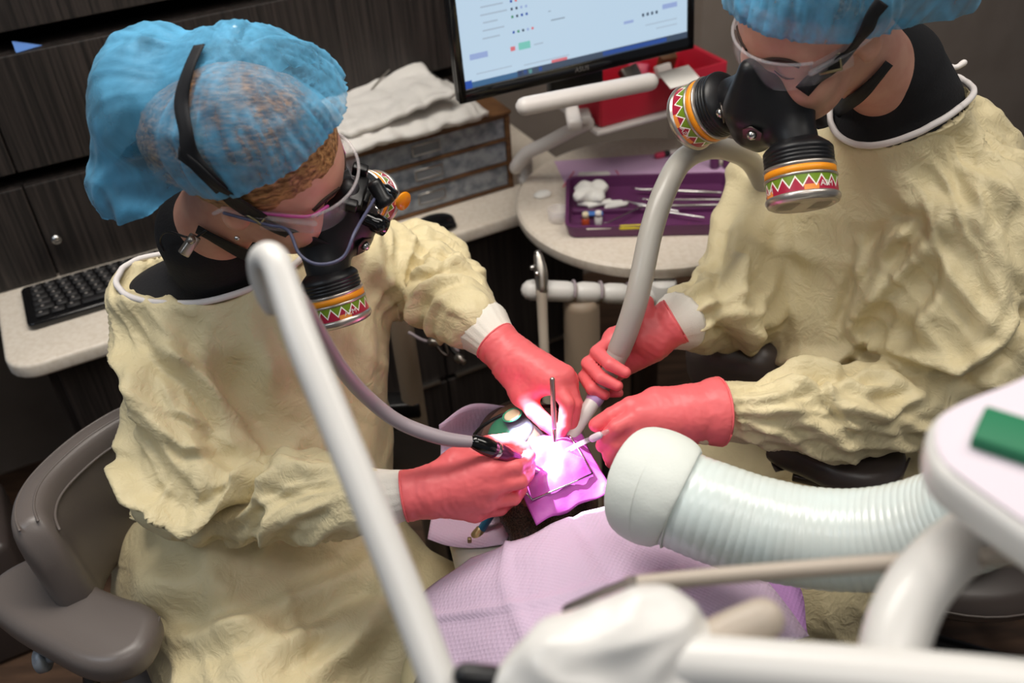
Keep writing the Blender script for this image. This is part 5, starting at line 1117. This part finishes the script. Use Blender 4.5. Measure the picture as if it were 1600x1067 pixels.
k0 = Pz(98, 1022, .665); kd = unit(P(60, 1032, 1.5)-P(100, 1022, 1.5)); mk('height_knob', join(lathe([(.006, 0), (.006, .012), (.009, .013), (.009, .024), (.007, .025)], k0, kd, 20), lathe([(.012, .022), (.019, .024), (.020, .028), (.020, .036), (.016, .039)], k0, kd, 28)), M['zinc'], t)
mk('seat', lathe([(.17, 0), (.20, .01), (.215, .03), (.215, .05), (.19, .07), (0, .075)], (-.53, 1.12, .42), (0, 0, 1), 48, False), M['vinyl'], t)
mk('back_bracket', tube([(-.66, 1.18, .70), (-.66, 1.20, .55), (-.60, 1.15, .42)], .014, 12), M['dark_steel'], t)
mk('gas_column', lathe([(.03, .06), (.03, .25), (.02, .26), (.02, .42)], (-.53, 1.12, 0), (0, 0, 1), 24), M['chrome'], t)
for k in range(5):
    a = 2*PI*k/5+.4; e = A(-.53+.27*math.cos(a), 1.12+.27*math.sin(a), .06); mk('base_leg', tube([(-.53, 1.12, .085), e], [.02, .014], 12, 0), M['black'], t); mk('castor', lathe([(.012, -.01), (.025, -.01), (.025, .01), (.012, .01)], e+A(0, 0, -.033), A(-math.sin(a), math.cos(a), 0), 20), M['black'], t)
t = thing('dental_stool', 'dark brown vinyl stool with padded armrest under the right person', 'stool', (.78, 1.25, 0))
arm, pts = pad_poly([(1200, 686), (1240, 676), (1300, 670), (1370, 672), (1410, 686), (1420, 712), (1404, 738), (1362, 748), (1310, 738), (1262, 716), (1222, 700)], .80, .055, .022, 'armrest', t, M['vinyl_dark'])
mk('seam', tube([Pz(x, y, .789)+A(0, 0, -.006) for x, y in ((1422, 712), (1406, 740), (1364, 751), (1312, 742), (1264, 720))], .002, 8), M['vinyl_dark'], arm)
mk('arm_plate', box(Pz(1290, 748, .732), (.10, .035, .014), np.stack([unit(A(.9, -.42, 0)), unit(A(.42, .9, 0)), A(0, 0, 1)]), .003), M['dark_steel'], t); pc = Pz(1285, 770, .70)
mk('arm_post', lathe([(.017, -.35), (.017, .0), (.014, .02)], pc, (0, 0, 1), 24), M['chrome'], t); mk('arm_strut', tube([pc+A(0, 0, -.34), (.75, 1.2, .36)], .016, 12, 0), M['dark_steel'], t)
S = SDF(); S.rbox(P(1152, 566, 1.66), (.085, .055, .06), .045, np.stack([unit(A(.8, -.4, .1)), unit(A(.4, .9, 0)), A(0, 0, 1)]), .02); mk('front_armrest', S.mesh(.007, 2), M['vinyl_dark'], t); mk('front_post', tube([P(1160, 590, 1.68), (.62, 1.35, .45)], .014, 12, 0), M['dark_steel'], t)
mk('seat', lathe([(.20, 0), (.235, .012), (.25, .035), (.25, .055), (.22, .075), (0, .08)], (.79, 1.23, .425), (0, 0, 1), 56, False), M['vinyl_dark'], t); mk('seat_seam', tube([A(.79+.2515*math.cos(a), 1.23+.2515*math.sin(a), .475) for a in np.linspace(0, 2*PI, 49)], .002, 6, 1, round_caps=False), M['vinyl'], t)
path = [A(.86, 1.02, .86), A(.93, 1.12, .86), A(.97, 1.26, .86), A(.95, 1.42, .86), A(.87, 1.54, .86)]; mk('backrest', pad_sweep(path, .20, .05, A(.05, .02, 1)), M['vinyl_dark'], t); mk('back_bracket', tube([(.985, 1.3, .8), (1.0, 1.3, .6), (.85, 1.25, .43)], .014, 12), M['dark_steel'], t)
mk('gas_column', lathe([(.03, .06), (.03, .25), (.02, .26), (.02, .425)], (.79, 1.23, 0), (0, 0, 1), 24), M['chrome'], t)
mk('foot_ring', tube([A(.79+.25*math.cos(a), 1.23+.25*math.sin(a), .19) for a in np.linspace(0, 2*PI, 49)], .011, 10, 1, round_caps=False), M['black'], t)
for k in range(5):
    a = 2*PI*k/5+.9; e = A(.79+.29*math.cos(a), 1.23+.29*math.sin(a), .06); mk('base_leg', tube([(.79, 1.23, .085), e], [.02, .014], 12, 0), M['black'], t); mk('castor', lathe([(.012, -.01), (.025, -.01), (.025, .01), (.012, .01)], e+A(0, 0, -.033), A(-math.sin(a), math.cos(a), 0), 20), M['black'], t)

# ---------------------------------------------------------------- assistant's holder bar behind the hands
cb = P(908, 456, 1.958); cx, cy = cb[0], cb[1]
t = thing('instrument_holder', 'white notched holder bar on a grey column below the round table', 'holder', (cx, cy, 0))
mk('column', lathe([(.10, 0), (.10, .02), (.040, .04), (.038, cb[2]-.03), (.03, cb[2]-.015)], (cx, cy, 0), (0, 0, 1), 36), M['beige_post'], t)
a, b = P(826, 453, 1.94), P(1045, 462, 1.99); d = b-a; prof = []; L_ = np.linalg.norm(d)
for f0, f1 in ((0, .27), (.355, .46), (.545, .66), (.745, 1.0)): mk('bar_segment', tube([a+d*(f0+.02), a+d*f1], .0215, 24, 0), M['white'], t)
for f in (.05, .31, .50, .70): mk('holder_notch', tube([a+d*(f-.035), a+d*(f+.05)], .0165, 20, 0, True, False), M['taupe_tube'], t)
for f in (.31, .50, .70):
    q = a+d*f; fr = frame_z(d, (0, 0, 1)); mk('saddle', tube([q+.0225*(math.cos(x)*fr[0]+math.sin(x)*fr[1]) for x in np.linspace(.15, PI-.15, 12)], .003, 8, 1), M['hose_lilac'], t)
mk('end_cup', lathe([(.026, -.05), (.028, 0), (.025, .004), (0, .005)], P(1036, 440, 1.965), (0, 0, 1), 32, False), M['white'], t)
t = thing('air_water_syringe', 'chrome three-way syringe standing in the left notch of the holder bar', 'syringe', P(846, 500, 1.93))
mk('body', tube([P(847, 452, 1.915), P(845, 425, 1.915), P(841, 400, 1.915)], [.0125, .0135, .009], 18), M['steel'], t); mk('nozzle', lathe([(.007, 0), (.007, .01), (.004, .011), (.004, .004), (0, .004)], P(841, 400, 1.915), P(840, 394, 1.915)-P(841, 400, 1.915), 16, False), M['chrome'], t); mk('button', lathe([(.005, 0), (.005, .008), (.003, .01)], P(836, 418, 1.90), P(826, 418, 1.90)-P(836, 418, 1.90), 14), M['chrome'], t); mk('button', lathe([(.005, 0), (.005, .007), (.003, .009)], P(839, 428, 1.895), -FWD, 14), M['chrome'], t)
mk('hose', tube([P(846, 452, 1.915), P(848, 500, 1.93), P(851, 560, 1.94), P(856, 640, 1.96)], [.0115, .0105, .010, .010], 16), M['taupe_tube'], t)
# dim clutter under the far arm
q = P(640, 590, 1.98); t = thing('equipment_post', 'beige vertical post standing in the dark behind the yellow sleeve', 'post', (q[0], q[1], 0)); mk('post', tube([(q[0], q[1], .02), (q[0], q[1], .78)], .024, 20, 0), M['beige_post'], t); mk('foot', lathe([(.10, 0), (.10, .015), (.03, .03)], (q[0], q[1], 0), (0, 0, 1), 28), M['dark_steel'], t); mk('clamp', box((q[0]-.03, q[1], .55), (.09, .05, .04), None, .006), M['black'], t); mk('clamp', box((q[0]-.03, q[1], .35), (.07, .05, .03), None, .006), M['dark_steel'], t)
cl = [([(640, 520), (665, 533), (700, 536), (715, 548)], .0035, 'hose_lilac', 'pale cable end reaching out from the beige post'), ([(655, 500), (690, 515), (705, 545), (720, 560)], .004, 'black', 'black cable looping under the yellow sleeve'), ([(668, 490), (682, 540), (700, 555), (690, 520)], .004, 'dark_steel', 'coiled steel cable tangled beneath the far sleeve'), ([(600, 650), (612, 700), (640, 725)], .005, 'black', 'black hose hanging left of the beige post')]
for pts_, r_, m_, lb in cl: tag(mk('cable', tube([P(x, y, 1.88) for x, y in pts_], r_, 10), M[m_]), lb, 'cable')
for k in range(2):
    p = P((672, 712)[k], (534, 556)[k], 1.87); tag(mk('connector', lathe([(.004, 0), (.009, .002), (.009, .014), (.006, .016), (.006, .024)], p, A(.6, -.6, .3-.5*k), 16), M['steel']), ['small steel connector on the pale cable end', 'small steel connector at the tip of the black cable'][k], 'connector')
tag(mk('lower_tray', box(P(700, 705, 1.72), (.22, .12, .012), None, .004), M['dark_steel']), 'dark metal shelf low behind the gloved hands', 'shelf')

# ---------------------------------------------------------------- foreground delivery unit, out of focus
tag(mk('whip_arm', tube([P(735, 1180, .60), P(690, 1075, .615), P(640, 945, .635), P(582, 800, .655), P(525, 660, .675), P(476, 540, .692), P(447, 455, .705), P(433, 415, .712), P(421, 400, .720), P(409, 406, .732), P(408, 430, .745), P(416, 462, .757), P(424, 480, .765)], [.0125]*6+[.0118, .0115, .0112, .0105, .0095, .008, .007], 18), M['white']), 'blurred white whip arm slanting up across the left person', 'whip arm')
t = thing('delivery_unit', 'blurred white delivery unit with lilac-lined tray at lower right', 'delivery unit', P(1480, 1060, .60))
zt = 1.425; pts = [Pz(x, y, zt) for x, y in ((1720, 520), (1600, 582), (1500, 622), (1458, 650), (1449, 690), (1462, 726), (1500, 760), (1600, 832), (1760, 940))]; sp_ = spline(np.array(pts), 6)[:, :2]
mk('tray_deck', slab([tuple(q) for q in sp_], .03, (0, 0, zt-.03), None, .009, 4), M['white'], t, auto=60)
cen = sp_.mean(0); ip = [cen+(q-cen)*.86 for q in sp_]; mk('tray_liner', slab([tuple(q) for q in ip], .0012, (0, 0, zt+.0003), None), M['liner'], t, flat=True)
mk('green_pad', box(Pz(1650, 705, zt+.006), (.09, .035, .010), np.stack([unit(A(.8, -.6, 0)), unit(A(.6, .8, 0)), A(0, 0, 1)]), .002), M['green'], t)
mk('grab_handle', tube([P(1600, 770, .70), P(1540, 822, .665), P(1480, 868, .635), P(1432, 922, .61), P(1404, 985, .595), P(1390, 1060, .585), P(1385, 1130, .58)], .0205, 20), M['white'], t)
mk('front_rail', tube([P(960, 1030, .60), P(1100, 1040, .58), P(1300, 1058, .56), P(1500, 1078, .54), P(1700, 1100, .52)], [.018, .018, .019, .020, .020], 20), M['white'], t)
mk('whip_base', tube([P(738, 1190, .60), P(850, 1165, .60), P(1000, 1130, .60)], .020, 16), M['white'], t)
mk('support_post', tube([P(1700, 1100, .52), A(.62, .22, 1.36), A(.78, .12, 1.28), A(.84, .08, 1.0), A(.84, .08, .03)], .022, 18), M['white'], t); mk('post_foot', lathe([(.2, 0), (.2, .02), (.05, .04)], (.84, .08, 0), (0, 0, 1), 36), M['white'], t)
S = SDF()
for a, ra, b, rb in (((805, 1075), .014, (880, 1030), .018), ((880, 1030), .020, (1000, 1015), .026), ((1000, 1015), .026, (1080, 1050), .026), ((870, 1100), .030, (1060, 1100), .032), ((950, 985), .014, (1040, 970), .016)): S.cone(P(*a, .60), P(*b, .60), ra, rb, .02)
V, Q = S.mesh(.004, 2); V = V+vnorm(V, Q)*folds(V, A(1, .3, .2), 40, 16, .004, 6)[:, None]; mk('instrument_pod', (V, Q), M['white'], t)
mk('pod_nozzle', tube([P(1095, 1012, .60), P(1150, 985, .60), P(1192, 968, .60)], .0135, 20), M['taupe_tube'], t)
mk('pod_knob', tube([P(728, 1056, .60), P(770, 1060, .60)], .0085, 16, 0), M['black'], t)
t = thing('scaler_arm', 'thin blurred taupe instrument arm crossing in front of the ribbed duct', 'instrument arm', P(1200, 895, .66))
mk('rod', tube([P(1720, 858, .60), P(1500, 872, .63), P(1300, 886, .66), P(1100, 902, .69), P(985, 913, .71)], .0062, 14), M['taupe_tube'], t); mk('dark_grip', tube([P(992, 913, .708), P(940, 936, .712), P(890, 955, .716)], [.0066, .0075, .0062], 14), M['dark_steel'], t); mk('wire_tip', tube([P(900, 955, .715), P(872, 972, .715), P(854, 978, .715), P(849, 1006, .715)], .0011, 8, 2), M['copper'], t)
